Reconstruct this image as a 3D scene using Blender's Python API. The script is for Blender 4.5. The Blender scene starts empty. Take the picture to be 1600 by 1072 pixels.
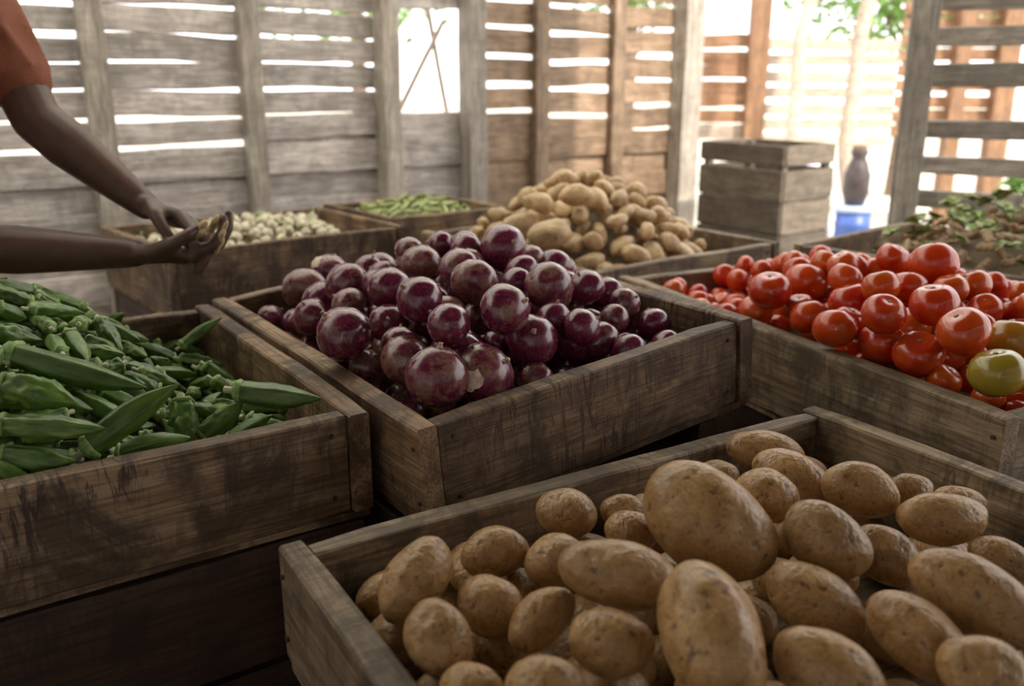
import bpy, bmesh, math, random
import numpy as np
from mathutils import Vector, Matrix, Euler, noise
R = math.radians
scene = bpy.context.scene
COL = scene.collection
rnd = random.Random(7)

# ------------------------------------------------------------------ camera
F_PX = 1400.0; CAM_H = 1.2; PITCH = math.atan(406 / 1400)
cd = bpy.data.cameras.new('camera'); cam = bpy.data.objects.new('camera', cd); COL.objects.link(cam)
cam.location = (0, 0, CAM_H); cam.rotation_euler = (math.pi / 2 - PITCH, 0, 0)
cd.sensor_width = 36; cd.lens = 36 * F_PX / 1600; cd.clip_start = .02
cd.dof.use_dof = True; cd.dof.focus_distance = 1.30; cd.dof.aperture_fstop = 3.2
scene.camera = cam

# ------------------------------------------------------------------ world, sun, exposure
w = bpy.data.worlds.new('world'); scene.world = w; w.use_nodes = True
bg = w.node_tree.nodes['Background']; bg.inputs[0].default_value = (1.0, .975, .95, 1); bg.inputs[1].default_value = 1.0
sd = bpy.data.lights.new('sun', 'SUN'); sd.energy = 2.0; sd.angle = R(2); sd.color = (1, .93, .82)
sun = bpy.data.objects.new('sun', sd); COL.objects.link(sun)
sun.rotation_euler = Vector((-.45, .62, -.75)).to_track_quat('-Z', 'Y').to_euler()
vs = scene.view_settings
vs.view_transform = 'Standard'; vs.look = 'None'; vs.gamma = 1; vs.use_curve_mapping = False; vs.exposure = 1.62
scene.cycles.use_denoising = True
scene.cycles.max_bounces = 8

# ------------------------------------------------------------------ camera maths (photo pixel -> point of the place)
CP, SP = math.cos(PITCH), math.sin(PITCH)
C0 = np.array([0, 0, CAM_H])
def ray(x, y):
    u = (x - 800) / F_PX; v = (y - 536) / F_PX
    return np.array([u, CP - v * SP, -SP - v * CP])
def on_z(x, y, z):
    r = ray(x, y); return C0 + (z - CAM_H) / r[2] * r
def at_y(x, y, Y):
    r = ray(x, y); return C0 + Y / r[1] * r

# ------------------------------------------------------------------ object helpers
def tag(o, label=None, cat=None, group=None, kind=None):
    if label: o['label'] = label
    if cat: o['category'] = cat
    if group: o['group'] = group
    if kind: o['kind'] = kind
    return o
def link(name, me, parent=None, mat=None):
    o = bpy.data.objects.new(name, me); COL.objects.link(o)
    if mat is not None and me is not None and not me.materials: me.materials.append(mat)
    if parent is not None: o.parent = parent
    return o
def empty(name, loc=(0, 0, 0), rz=0, matrix=None):
    o = bpy.data.objects.new(name, None); COL.objects.link(o); o.empty_display_size = .05
    if matrix is not None: o.matrix_world = matrix
    else: o.location = loc; o.rotation_euler = (0, 0, rz)
    return o
def mesh_from(vs_, fs, name='mesh', smooth=True):
    me = bpy.data.meshes.new(name); me.from_pydata(vs_, [], fs); me.update()
    if smooth: me.polygons.foreach_set('use_smooth', [True] * len(me.polygons))
    return me

# ------------------------------------------------------------------ materials
class NT:
    def __init__(s, name):
        s.m = bpy.data.materials.new(name); s.m.use_nodes = True; s.t = s.m.node_tree; s.n = s.t.nodes
        s.b = s.n['Principled BSDF']
        s.tc = s.n.new('ShaderNodeTexCoord'); s.oi = s.n.new('ShaderNodeObjectInfo')
    def l(s, a, b): s.t.links.new(a, b)
    def coords(s, scale, shift=37.0):
        add = s.n.new('ShaderNodeVectorMath'); add.operation = 'ADD'
        mul = s.n.new('ShaderNodeMath'); mul.operation = 'MULTIPLY'; mul.inputs[1].default_value = shift
        s.l(s.oi.outputs['Random'], mul.inputs[0]); s.l(s.tc.outputs['Object'], add.inputs[0]); s.l(mul.outputs[0], add.inputs[1])
        mp = s.n.new('ShaderNodeVectorMath'); mp.operation = 'MULTIPLY'; mp.inputs[1].default_value = scale
        s.l(add.outputs[0], mp.inputs[0]); return mp.outputs[0]
    def noise(s, vec, scale=1.0, detail=4, rough=.55, dist=0):
        t = s.n.new('ShaderNodeTexNoise'); t.inputs['Scale'].default_value = scale; t.inputs['Detail'].default_value = detail
        t.inputs['Roughness'].default_value = rough; t.inputs['Distortion'].default_value = dist
        s.l(vec, t.inputs['Vector']); return t.outputs['Fac']
    def ramp(s, fac, stops):
        r = s.n.new('ShaderNodeValToRGB'); e = r.color_ramp.elements
        while len(e) < len(stops): e.new(.5)
        for k, (p, c) in enumerate(stops):
            e[k].position = p; e[k].color = (*c, 1) if not isinstance(c, (int, float)) else (c, c, c, 1)
        s.l(fac, r.inputs[0]); return r.outputs[0]
    def mix(s, fac, a, b, mode='MIX'):
        m = s.n.new('ShaderNodeMixRGB'); m.blend_type = mode
        for k, v in ((0, fac), (1, a), (2, b)):
            if isinstance(v, (int, float)): m.inputs[k].default_value = v if k == 0 else (v, v, v, 1)
            elif isinstance(v, tuple): m.inputs[k].default_value = (*v, 1)
            else: s.l(v, m.inputs[k])
        return m.outputs[0]
    def bump(s, h, strength=.3, dist=.002, prev=None):
        b = s.n.new('ShaderNodeBump'); b.inputs['Strength'].default_value = strength; b.inputs['Distance'].default_value = dist
        s.l(h, b.inputs['Height'])
        if prev is not None: s.l(prev, b.inputs['Normal'])
        return b.outputs[0]
    def out(s, col, rough, normal=None, **kw):
        if isinstance(col, tuple): s.b.inputs['Base Color'].default_value = (*col, 1)
        else: s.l(col, s.b.inputs['Base Color'])
        if isinstance(rough, (int, float)): s.b.inputs['Roughness'].default_value = rough
        else: s.l(rough, s.b.inputs['Roughness'])
        if normal is not None: s.l(normal, s.b.inputs['Normal'])
        for k, v in kw.items(): s.b.inputs[k.replace('_', ' ')].default_value = v
        return s.m

def wood(name, dark, mid, light, stain=.75, scuff=.5, bump=.5, rough=(.5, .75)):
    """Weathered board; the grain runs along the board's own length (local X)."""
    n = NT(name)
    g = n.noise(n.coords((2.2, 26, 26)), 1, 7, .65, .6)
    fine = n.noise(n.coords((9, 190, 190)), 1, 4, .6)
    saw = n.noise(n.coords((75, 13, 11)), 1, 6, .7, .9)
    blot = n.noise(n.coords((9, 8, 7), 61), 1, 7, .68, .6)
    mask = n.noise(n.coords((4, 6, 6), 19), 1, 3, .5)
    c = n.ramp(g, [(.25, dark), (.5, mid), (.78, light)])
    c = n.mix(n.ramp(fine, [(.38, .6), (.56, 0)]), c, tuple(.45 * x for x in dark))
    sm = n.mix(1.0, n.ramp(saw, [(.43, 1), (.50, 0)]), n.ramp(mask, [(.42, 0), (.62, 1)]), 'MULTIPLY')
    sm2 = n.mix(1.0, sm, scuff, 'MULTIPLY')
    c = n.mix(sm2, c, tuple(.5 * x for x in dark))
    c = n.mix(n.mix(1.0, n.ramp(blot, [(.45, 0), (.58, 1)]), stain, 'MULTIPLY'), c, tuple(.55 * x for x in dark))
    hs = n.n.new('ShaderNodeHueSaturation'); n.l(c, hs.inputs['Color'])
    mr = n.n.new('ShaderNodeMapRange'); n.l(n.oi.outputs['Random'], mr.inputs[0]); mr.inputs[3].default_value = .78; mr.inputs[4].default_value = 1.22
    n.l(mr.outputs[0], hs.inputs['Value'])
    nm = n.bump(g, bump, .004); nm = n.bump(fine, bump, .0015, nm); nm = n.bump(sm, bump * .6, -.0015, nm)
    return n.out(hs.outputs[0], n.ramp(g, [(.3, rough[0]), (.7, rough[1])]), nm)

M = {}
M['crate'] = wood('crate_wood', (.085, .042, .019), (.25, .15, .078), (.45, .32, .20), .85, .95, .9)
M['crate_grey'] = wood('grey_crate_wood', (.105, .064, .035), (.28, .195, .115), (.48, .37, .255), .75, .6, .8)
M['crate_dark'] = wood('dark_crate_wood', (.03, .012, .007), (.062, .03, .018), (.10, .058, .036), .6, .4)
M['wall'] = wood('wall_wood', (.28, .235, .21), (.58, .51, .475), (.78, .72, .68), .4, .2)
M['wall_brown'] = wood('brown_wall_wood', (.15, .09, .052), (.35, .23, .145), (.53, .39, .28), .4, .2)
M['post'] = wood('post_wood', (.19, .155, .125), (.40, .345, .29), (.58, .52, .45), .3, .2)
M['post_shaded'] = wood('shaded_post_wood', (.09, .075, .06), (.20, .17, .14), (.31, .27, .225), .4, .2)  # post wood darkened to paint in the shade on the right side
M['crate_old'] = wood('old_brown_crate_wood', (.08, .058, .04), (.17, .132, .098), (.26, .21, .16), .4, .2)
M['orange'] = wood('orange_wood', (.16, .075, .035), (.32, .165, .085), (.45, .27, .15), .25, .2)
M['pale_wood'] = wood('pale_sunlit_wood', (.35, .25, .18), (.55, .45, .36), (.7, .62, .52), .2, .2)  # pale wood; on the shed it paints sunlight into the planks
def simple(name, col, rough=.6, vary=.25, scale=40, **kw):
    n = NT(name); f = n.noise(n.coords((1, 1, 1)), scale, 4)
    lo = tuple(c * (1 - vary) for c in col); hi = tuple(min(1, c * (1 + vary)) for c in col)
    return n.out(n.ramp(f, [(.35, lo), (.65, hi)]), rough, n.bump(f, .2, .002), **kw)

def potato_mat(name, base, hi, spot):
    n = NT(name)
    big = n.noise(n.coords((1.6, 1, 1)), 1.6, 4, .6); fine = n.noise(n.coords((1.6, 1, 1)), 14, 5, .65); eye = n.noise(n.coords((1.6, 1, 1), 91), 3.6, 2, .5)
    scab = n.noise(n.coords((1.6, 1, 1), 53), 5.5, 5, .7)
    c = n.ramp(big, [(.3, base), (.7, hi)])
    rv = n.ramp(n.oi.outputs['Random'], [(0, .82), (.5, 1.0), (1, 1.12)])
    c = n.mix(1.0, c, rv, 'MULTIPLY')
    c = n.mix(n.ramp(fine, [(.38, .28), (.58, 0)]), c, spot)
    c = n.mix(n.ramp(eye, [(.62, 0), (.70, .8)]), c, spot)
    c = n.mix(n.ramp(scab, [(.56, 0), (.66, .6)]), c, tuple(.7 * x for x in spot))
    nm = n.bump(big, .2, .01); nm = n.bump(eye, .5, -.006, nm); nm = n.bump(fine, .12, .001, nm)
    return n.out(c, n.ramp(big, [(.3, .26), (.7, .48)]), nm)
M['potato'] = potato_mat('potato_skin', (.31, .172, .062), (.50, .30, .125), (.115, .055, .028))
M['potato_back'] = potato_mat('pale_potato_skin', (.46, .30, .145), (.62, .44, .24), (.24, .14, .07))

def onion_mat():
    n = NT('red_onion_skin')
    sep = n.n.new('ShaderNodeSeparateXYZ'); n.l(n.tc.outputs['Object'], sep.inputs[0])
    at = n.n.new('ShaderNodeMath'); at.operation = 'ARCTAN2'; n.l(sep.outputs[1], at.inputs[0]); n.l(sep.outputs[0], at.inputs[1])
    comb = n.n.new('ShaderNodeCombineXYZ'); mm = n.n.new('ShaderNodeMath'); mm.operation = 'MULTIPLY'; mm.inputs[1].default_value = 5.0
    n.l(at.outputs[0], mm.inputs[0]); n.l(mm.outputs[0], comb.inputs[0]); n.l(sep.outputs[2], comb.inputs[1]); n.l(n.oi.outputs['Random'], comb.inputs[2])
    sc = n.n.new('ShaderNodeVectorMath'); sc.operation = 'MULTIPLY'; sc.inputs[1].default_value = (2.2, 5, 40); n.l(comb.outputs[0], sc.inputs[0])
    streak = n.noise(sc.outputs[0], 1, 4, .6)
    patch = n.noise(n.coords((1, 1, 1), 71), 1.7, 5, .62, .5)
    fleck = n.noise(n.coords((1, 1, 1), 11), 7, 5, .65)
    c = n.ramp(streak, [(.3, (.055, .006, .016)), (.52, (.13, .013, .042)), (.78, (.27, .05, .10))])
    papery = n.mix(n.ramp(fleck, [(.4, 0), (.7, 1)]), (.13, .05, .032), (.32, .165, .115))
    lvl = n.n.new('ShaderNodeMath'); lvl.operation = 'ADD'; n.l(patch, lvl.inputs[0])
    r2 = n.n.new('ShaderNodeMapRange'); n.l(n.oi.outputs['Random'], r2.inputs[0]); r2.inputs[3].default_value = -.16; r2.inputs[4].default_value = .14
    n.l(r2.outputs[0], lvl.inputs[1])
    c = n.mix(n.ramp(lvl.outputs[0], [(.5, 0), (.62, .8)]), c, papery)
    nm = n.bump(streak, .18, .002); nm = n.bump(patch, .25, .003, nm)
    return n.out(c, n.ramp(lvl.outputs[0], [(.45, .14), (.65, .32)]), nm, Coat_Weight=.5, Coat_Roughness=.08)
M['onion'] = onion_mat()
M['onion_dry'] = simple('dry_onion_skin', (.42, .27, .19), .7, .35, 5)
M['onion_white'] = simple('torn_onion_skin', (.62, .5, .38), .6, .3, 5)
def tomato_mat(name, a, b, c3):
    n = NT(name); big = n.noise(n.coords((1, 1, 1)), 1.1, 2); fine = n.noise(n.coords((1, 1, 1)), 9, 3)
    c = n.ramp(n.oi.outputs['Random'], [(0, a), (.6, b), (1, c3)])
    c = n.mix(n.ramp(big, [(.4, 0), (.7, .55)]), c, c3)
    return n.out(c, .17, n.bump(big, .08, .003, n.bump(fine, .04, .0008)), Coat_Weight=.3, Coat_Roughness=.08, Subsurface_Weight=.08, Subsurface_Scale=.01)
M['tomato'] = tomato_mat('ripe_tomato_skin', (.46, .018, .007), (.52, .042, .007), (.54, .105, .008))
M['tomato_green'] = tomato_mat('unripe_tomato_skin', (.30, .23, .025), (.33, .22, .02), (.36, .17, .015))
M['tomato_turning'] = tomato_mat('turning_tomato_skin', (.42, .13, .015), (.44, .15, .015), (.36, .2, .02))
M['scar'] = simple('stem_scar', (.20, .17, .06), .7)
def okra_mat():
    n = NT('okra_skin'); a = n.noise(n.coords((1.5, 1.8, 1.8)), 1, 4); b = n.noise(n.coords((9, 3, 3)), 1, 5, .65)
    c = n.ramp(a, [(.3, (.035, .078, .010)), (.55, (.088, .165, .022)), (.8, (.21, .29, .07))])
    rv = n.ramp(n.oi.outputs['Random'], [(0, .7), (.5, 1.0), (1, 1.2)]); c = n.mix(1.0, c, rv, 'MULTIPLY')
    c = n.mix(n.ramp(b, [(.6, 0), (.75, .4)]), c, (.12, .14, .03))
    return n.out(c, .36, n.bump(b, .3, .002))
M['okra'] = okra_mat()
M['okra_cap'] = simple('okra_cap', (.20, .31, .09), .55, .35, 4)
M['okra_stem'] = simple('okra_cut_stem', (.50, .46, .30), .6, .2, 4)
M['garlic'] = simple('garlic_skin', (.52, .46, .34), .55, .35, 1.5)
M['garlic_leaf'] = simple('garlic_leaf', (.42, .50, .27), .55, .25, 2)
M['bean'] = simple('green_bean', (.30, .34, .13), .5, .35, 2)
M['ginger'] = simple('ginger_skin', (.50, .36, .2), .65, .3, 60)
M['greens'] = simple('leafy_greens', (.25, .30, .095), .55, .45, 3)
M['root_brown'] = simple('brown_root', (.33, .22, .125), .7, .35, 3)
M['skin'] = simple('dark_skin', (.080, .038, .024), .48, .15, 30)
M['nail'] = simple('fingernail', (.25, .13, .1), .35, .1, 30)
M['shirt'] = simple('rust_shirt', (.20, .058, .026), .85, .18, 300)
M['trousers'] = simple('dark_trousers', (.03, .032, .042), .9, .2, 300)
M['hair'] = simple('black_hair', (.012, .01, .009), .7, .3, 300)
M['sole'] = simple('sandal', (.05, .03, .02), .8)
M['burlap'] = simple('burlap', (.17, .12, .07), .95, .3, 250)
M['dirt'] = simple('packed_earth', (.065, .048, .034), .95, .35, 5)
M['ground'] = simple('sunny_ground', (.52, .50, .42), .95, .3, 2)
M['leaf'] = simple('tree_leaf', (.16, .30, .06), .5, .4, 3)
M['bark'] = simple('bark', (.16, .11, .075), .9, .4, 25)
M['blue'] = simple('blue_plastic', (.05, .10, .34), .4, .15, 10)
M['pale_blue'] = simple('pale_blue_plastic', (.42, .52, .75), .4, .1, 10)
M['sack'] = simple('white_woven_sack', (.66, .64, .74), .8, .15, 60)
M['jar'] = simple('dark_clay_jar', (.055, .04, .04), .5, .3, 20)
M['nail_head'] = simple('rusty_nail_head', (.05, .03, .022), .6)
M['roof'] = simple('rusted_roof_sheet', (.07, .045, .035), .7, .3, 4)

def clear_mat():  # for unseen roof sheets added to let soft daylight in
    n = NT('added_translucent_sheet'); t = n.n.new('ShaderNodeBsdfTranslucent'); t.inputs[0].default_value = (.8, .8, .76, 1)
    n.l(t.outputs[0], n.n['Material Output'].inputs[0]); return n.m
M['clear'] = clear_mat()
# ------------------------------------------------------------------ boards
_bcache = {}; _bmat = {}
def board_mesh(L, T, H, mat, seed=0, seg=None, wob=.0016, bev=None):
    """A worn board: length along X (0..L), thickness along Y, height along Z, rounded worn edges."""
    seg = seg or max(3, int(L / .07)); b = bev or min(.0035, T * .2)
    rg = random.Random(seed); prof = []
    for sx, sz in ((-1, -1), (1, -1), (1, 1), (-1, 1)):
        cx, cz = sx * (T / 2 - b), sz * (H / 2 - b)
        a0 = math.atan2(sz, sx)
        for da in (-.6, .6):
            a = a0 + da; prof.append((cx + b * math.cos(a) * 1.1, cz + b * math.sin(a) * 1.1))
    n = len(prof); vs_, fs = [], []
    for i in range(seg + 1):
        x = L * i / seg
        if i in (0, seg): rings = [(x, .86 if T > .012 else 1)]
        else: rings = [(x, 1)]
        for xx, k in rings:
            dy = noise.noise(Vector((xx * 3 + seed * 7.1, seed, 0))) * wob * 1.2; dz = noise.noise(Vector((xx * 4 + seed * 3.3, seed + 9, 0))) * wob * 2
            for j, (py, pz) in enumerate(prof):
                jit = noise.noise(Vector((xx * 22, j * 3.1 + seed, seed * 1.7))) * wob
                vs_.append((xx, (py if k == 1 else math.copysign(max(0, abs(py) - b * .6), py)) + dy + jit * .5, (pz if k == 1 else math.copysign(abs(pz) - b * .6, pz)) + dz + jit))
    for i in range(seg):
        for j in range(n):
            a = i * n + j; c = i * n + (j + 1) % n
            fs.append((a, c, c + n, a + n))
    fs.append(tuple(range(n))[::-1]); fs.append(tuple(seg * n + j for j in range(n)))
    me = mesh_from(vs_, fs, 'board', smooth=False); me.materials.append(mat)
    return me
def board(name, p0, p1, T, H, mat, parent=None, seed=0, roll=0, **kw):
    """Board whose centre line runs p0 -> p1 in the parent's frame; H is measured along (nearly) Z."""
    p0, p1 = Vector(p0), Vector(p1); d = p1 - p0; L = d.length
    x = d.normalized(); up = Vector((0, 0, 1)) if abs(x.z) < .9 else Vector((0, 1, 0))
    y = up.cross(x).normalized(); z = x.cross(y)
    key = (round(L, 3), round(T, 4), round(H, 4), mat.name, seed)
    if key not in _bcache: _bcache[key] = board_mesh(L, T, H, mat, seed, **kw)
    o = link(name, _bcache[key], parent)
    m = Matrix((x, y, z)).transposed().to_4x4(); m.translation = p0
    if roll: m = m @ Matrix.Rotation(roll, 4, 'X')
    o.matrix_local = m; _bmat[o.name] = m
    return o

def frame_matrix(origin, yaw, tilt=0.0):
    """Local frame of a crate: x along its front edge, y into its depth, z up; tilt raises the +x end."""
    return Matrix.Translation(Vector(origin)) @ Matrix.Rotation(yaw, 4, 'Z') @ Matrix.Rotation(-tilt, 4, 'Y')

_nail = None
def nails(parent, boards, pts):
    global _nail
    if _nail is None:
        bm = bmesh.new(); bmesh.ops.create_cone(bm, cap_ends=True, segments=8, radius1=.004, radius2=.0032, depth=.004)
        _nail = bpy.data.meshes.new('nail_head'); bm.to_mesh(_nail); bm.free(); _nail.materials.append(M['nail_head'])
    for bi, p, ax in pts:
        b = boards[bi]; o = link('nail_head', _nail, b)
        mm = _bmat[b.name].inverted() @ Matrix.Translation(p) @ Matrix.Rotation(R(90), 4, 'X' if ax == 'y' else 'Y')
        o.location = mm.to_translation(); o.rotation_euler = mm.to_euler()

def crate(name, origin, yaw, W, D, Hb, label, mat, mat2=None, tilt=0.0, T=.028, bottom=None, seed=1, group=None, posts=False, cat='crate'):
    """Open crate. origin = outer front-left TOP corner; local z=0 is the rim."""
    mt = frame_matrix(origin, yaw, tilt); c = empty(name, matrix=mt)
    tag(c, label, cat, group); mat2 = mat2 or mat; e = .0015
    b0 = board('side_board', (T / 2, 0, -Hb / 2), (T / 2, D, -Hb / 2), T, Hb, mat, c, seed)
    b1 = board('side_board', (W - T / 2, 0, -Hb / 2), (W - T / 2, D, -Hb / 2), T, Hb, mat, c, seed + 1)
    b2 = board('front_board', (T + e, T / 2 + .004, -Hb / 2 - .002), (W - T - e, T / 2 + .004, -Hb / 2 - .002), T, Hb - .004, mat2, c, seed + 2)
    board('back_board', (T + e, D - T / 2 - .004, -Hb / 2 - .002), (W - T - e, D - T / 2 - .004, -Hb / 2 - .002), T, Hb - .004, mat2, c, seed + 3)
    nb = max(3, int(D / .15)); bw = (D - .01) / nb
    for k in range(nb):
        y = .005 + bw * (k + .5)
        o = board('bottom_slat', (.004, y, -Hb - .007), (W - .004, y, -Hb - .007), .012, bw - .008, mat, c, seed + 4, roll=R(90))
    if posts:
        for (x, y) in ((-.018, D - .03), (-.018, .03), (W + .018, D - .03), (W + .018, .03)):
            board('corner_post', (x, y, -Hb - .30), (x, y, -.006), .034, .05, mat, c, seed + 5)
    nails(c, (b0, b1, b2), [(2, (x, .003, z), 'y') for x in (T + .025, W - T - .025) for z in (-.03, -Hb + .03)] +
             [(q, (x, y, z), 'x') for q, x in ((0, -.0002), (1, W + .0002)) for y in (.016, D - .016) for z in (-.035, -Hb + .035)])
    return c, mt

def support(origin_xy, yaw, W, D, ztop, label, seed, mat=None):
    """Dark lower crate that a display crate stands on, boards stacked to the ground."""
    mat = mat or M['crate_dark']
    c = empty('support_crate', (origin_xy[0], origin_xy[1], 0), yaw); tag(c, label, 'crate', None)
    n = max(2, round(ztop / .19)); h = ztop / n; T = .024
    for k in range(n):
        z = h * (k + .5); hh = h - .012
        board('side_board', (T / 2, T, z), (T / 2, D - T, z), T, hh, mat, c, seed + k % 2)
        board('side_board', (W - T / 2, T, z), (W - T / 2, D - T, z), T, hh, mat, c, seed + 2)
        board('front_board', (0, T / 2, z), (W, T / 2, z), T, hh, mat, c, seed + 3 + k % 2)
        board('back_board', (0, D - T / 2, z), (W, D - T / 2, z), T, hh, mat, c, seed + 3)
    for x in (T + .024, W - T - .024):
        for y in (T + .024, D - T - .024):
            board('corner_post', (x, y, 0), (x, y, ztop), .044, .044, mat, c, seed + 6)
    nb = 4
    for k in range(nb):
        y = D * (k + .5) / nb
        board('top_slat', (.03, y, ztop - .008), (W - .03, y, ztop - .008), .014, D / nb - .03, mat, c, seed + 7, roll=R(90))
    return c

# ------------------------------------------------------------------ piling produce
class Pile:
    """Drops ellipsoids on a height grid in a crate's local frame (z=0 at the rim)."""
    def __init__(s, mt, W, D, floor, T=.028, res=.006):
        s.mt = mt; s.inv = mt.inverted(); s.W, s.D, s.T, s.res = W, D, T, res
        s.nx, s.ny = int(W / res) + 1, int(D / res) + 1
        s.X, s.Y = np.meshgrid(np.arange(s.nx) * res, np.arange(s.ny) * res, indexing='ij')
        s.G = np.vectorize(floor)(s.X, s.Y).astype(float) if callable(floor) else np.full((s.nx, s.ny), float(floor))
        s.pad = 1.0; s.items = []; s.G0 = s.G.copy()
    def surf(s, rot, rad):
        A = np.array(rot) @ np.diag([1 / r ** 2 for r in rad]) @ np.array(rot).T
        cov = np.array(rot) @ np.diag([r ** 2 for r in rad]) @ np.array(rot).T
        ex, ey = math.sqrt(cov[0, 0]), math.sqrt(cov[1, 1])
        k, l = int(ex / s.res) + 1, int(ey / s.res) + 1
        x, y = np.meshgrid(np.arange(-k, k + 1) * s.res, np.arange(-l, l + 1) * s.res, indexing='ij')
        b = A[0, 2] * x + A[1, 2] * y; c = A[0, 0] * x * x + 2 * A[0, 1] * x * y + A[1, 1] * y * y - 1
        disc = b * b - A[2, 2] * c; ok = disc > 0; q = np.sqrt(np.where(ok, disc, 0))
        return k, l, ok, np.where(ok, (-b - q) / A[2, 2], 0), np.where(ok, (-b + q) / A[2, 2], 0), ex, ey
    def win(s, u, v, sf):
        k, l = sf[0], sf[1]; i, j = int(round(u / s.res)), int(round(v / s.res))
        i0, i1, j0, j1 = max(0, i - k), min(s.nx, i + k + 1), max(0, j - l), min(s.ny, j + l + 1)
        return (slice(i0, i1), slice(j0, j1)), (slice(i0 - i + k, i1 - i + k), slice(j0 - j + l, j1 - j + l))
    def rest(s, u, v, sf, shrink=1.0):
        a, b = s.win(u, v, sf); ok = sf[2][b]
        if not ok.any(): return -9
        return max(float((s.G[a] - sf[3][b] * shrink)[ok].max()), float((s.G0[a] - sf[3][b])[ok].max()) + .001)
    def put(s, u, v, z, sf, rot, rad, info):
        a, b = s.win(u, v, sf); ok = sf[2][b]
        s.G[a] = np.where(ok, np.maximum(s.G[a], z + sf[4][b]), s.G[a])
        s.items.append((u, v, z, rot, rad, info))
    def clampuv(s, u, v, ex, ey):
        m = s.T + .009; ex *= s.pad; ey *= s.pad
        return min(max(u, m + ex), s.W - m - ex), min(max(v, m + ey), s.D - m - ey)
    def fill(s, prof, gen, count, tries=26, slack=0.0, xmin=-9999):
        fails = 0; done = 0
        while done < count and fails < 50:
            best = None
            rot, rad, info = gen(rnd); 
            for _ in range(tries):
                u, v = rnd.uniform(s.T, s.W - s.T), rnd.uniform(s.T, s.D - s.T)
                if to_px(s.mt @ Vector((u, v, 0)))[0] < xmin: continue
                rt = rot
                if info.get('follow'):
                    i, j = min(s.nx - 3, max(2, int(u / s.res))), min(s.ny - 3, max(2, int(v / s.res)))
                    rt = s.follow(i, j, rot, rad)
                sf = s.surf(rt, rad); u, v = s.clampuv(u, v, sf[5], sf[6])
                z = s.rest(u, v, sf); sc = z - prof(u, v)
                if best is None or sc < best[0]: best = (sc, u, v, z, sf, rt)
            if best is None or best[0] > slack: fails += 1; continue
            fails = 0; done += 1
            s.put(best[1], best[2], best[3], best[4], best[5], rad, info)
        return done
    def follow(s, i, j, rot, rad):
        ax = np.array(rot)[:, 0]; n = math.hypot(ax[0], ax[1]) or 1; d = (ax[0] / n, ax[1] / n); L = rad[0] * .7
        def h(sg):
            a = min(s.nx - 1, max(0, int(i + sg * d[0] * L / s.res))); b = min(s.ny - 1, max(0, int(j + sg * d[1] * L / s.res)))
            return s.G[max(0, a - 1):a + 2, max(0, b - 1):b + 2].max()
        p = max(-.6, min(.6, math.atan2(h(1) - h(-1), 2 * L)))
        x = Vector((d[0] * math.cos(p), d[1] * math.cos(p), math.sin(p))); y = Vector((-d[1], d[0], 0)); z = x.cross(y)
        return np.array(Matrix((x, y, z)).transposed() @ Matrix.Rotation(rnd.uniform(0, 6), 3, 'X'))
    def hero(s, px, py, gen, info, prof):
        """Drops a thing so that it rests where the photo shows it. gen(depth) -> (rot_local, rad)."""
        o = s.inv @ Vector(C0); r = ray(px, py); d = s.inv.to_3x3() @ Vector(r)
        cand = []; z = .26; z0 = None
        while z > -.12:                                   # where the line of sight meets the heap's surface
            t = (z - o.z) / d.z
            if z <= prof(o.x + t * d.x, o.y + t * d.y): z0 = z; break
            z -= .002
        z0 = -.02 if z0 is None else z0
        rot, rad = gen((z0 - o.z) / d.z); sf = s.surf(rot, rad)
        for k in range(-18, 15):
            z = z0 + k * .0025; t = (z - o.z) / d.z; u, v = o.x + t * d.x, o.y + t * d.y
            u2, v2 = (u, v) if z > max(rad) else s.clampuv(u, v, sf[5], sf[6])
            u2, v2 = min(max(u2, .02), s.W - .02), min(max(v2, .02), s.D - .02)
            zr = s.rest(u2, v2, sf, .97); gap = z - zr
            cand.append(((gap if gap > 0 else -1.6 * gap) + .3 * abs(z - z0) + 1.2 * math.hypot(u2 - u, v2 - v), u2, v2, max(z, min(zr, z + .006)), sf, rot, rad))
        _, u2, v2, z, sf, rot, rad = min(cand, key=lambda c: c[0])
        s.put(u2, v2, z, sf, rot, rad, info)
    def basis(s):
        """Camera right / up / forward in the local frame."""
        i3 = s.inv.to_3x3()
        return i3 @ Vector((1, 0, 0)), i3 @ Vector((0, SP, CP)), i3 @ Vector((0, CP, -SP))
    def lay(s, L, Wd, phi, tau=.6):
        """Orientation+radii generator for a thing that shows L x Wd px with its long axis at phi (clockwise from +x)."""
        rt, up, fw = s.basis(); ph = R(phi)
        def gen(t):
            a = L * t / F_PX / 2; b = Wd * t / F_PX / 2; c = b * .95
            tt = tau * abs(math.sin(ph)); ct, st = math.cos(tt), math.sin(tt)
            img = rt * math.cos(ph) - up * math.sin(ph)
            sgn = 1 if -math.sin(ph) >= 0 else -1
            x = (img * ct + fw * (st * sgn)).normalized()
            y = fw.cross(x).normalized() if abs(fw.dot(x)) < .98 else rt; z = x.cross(y)
            aa = math.sqrt(max(b * b * 1.05, a * a - (c * st) ** 2)) / max(.5, ct)
            return np.array(Matrix((x, y, z)).transposed()), (aa, b, c)
        return gen

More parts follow.
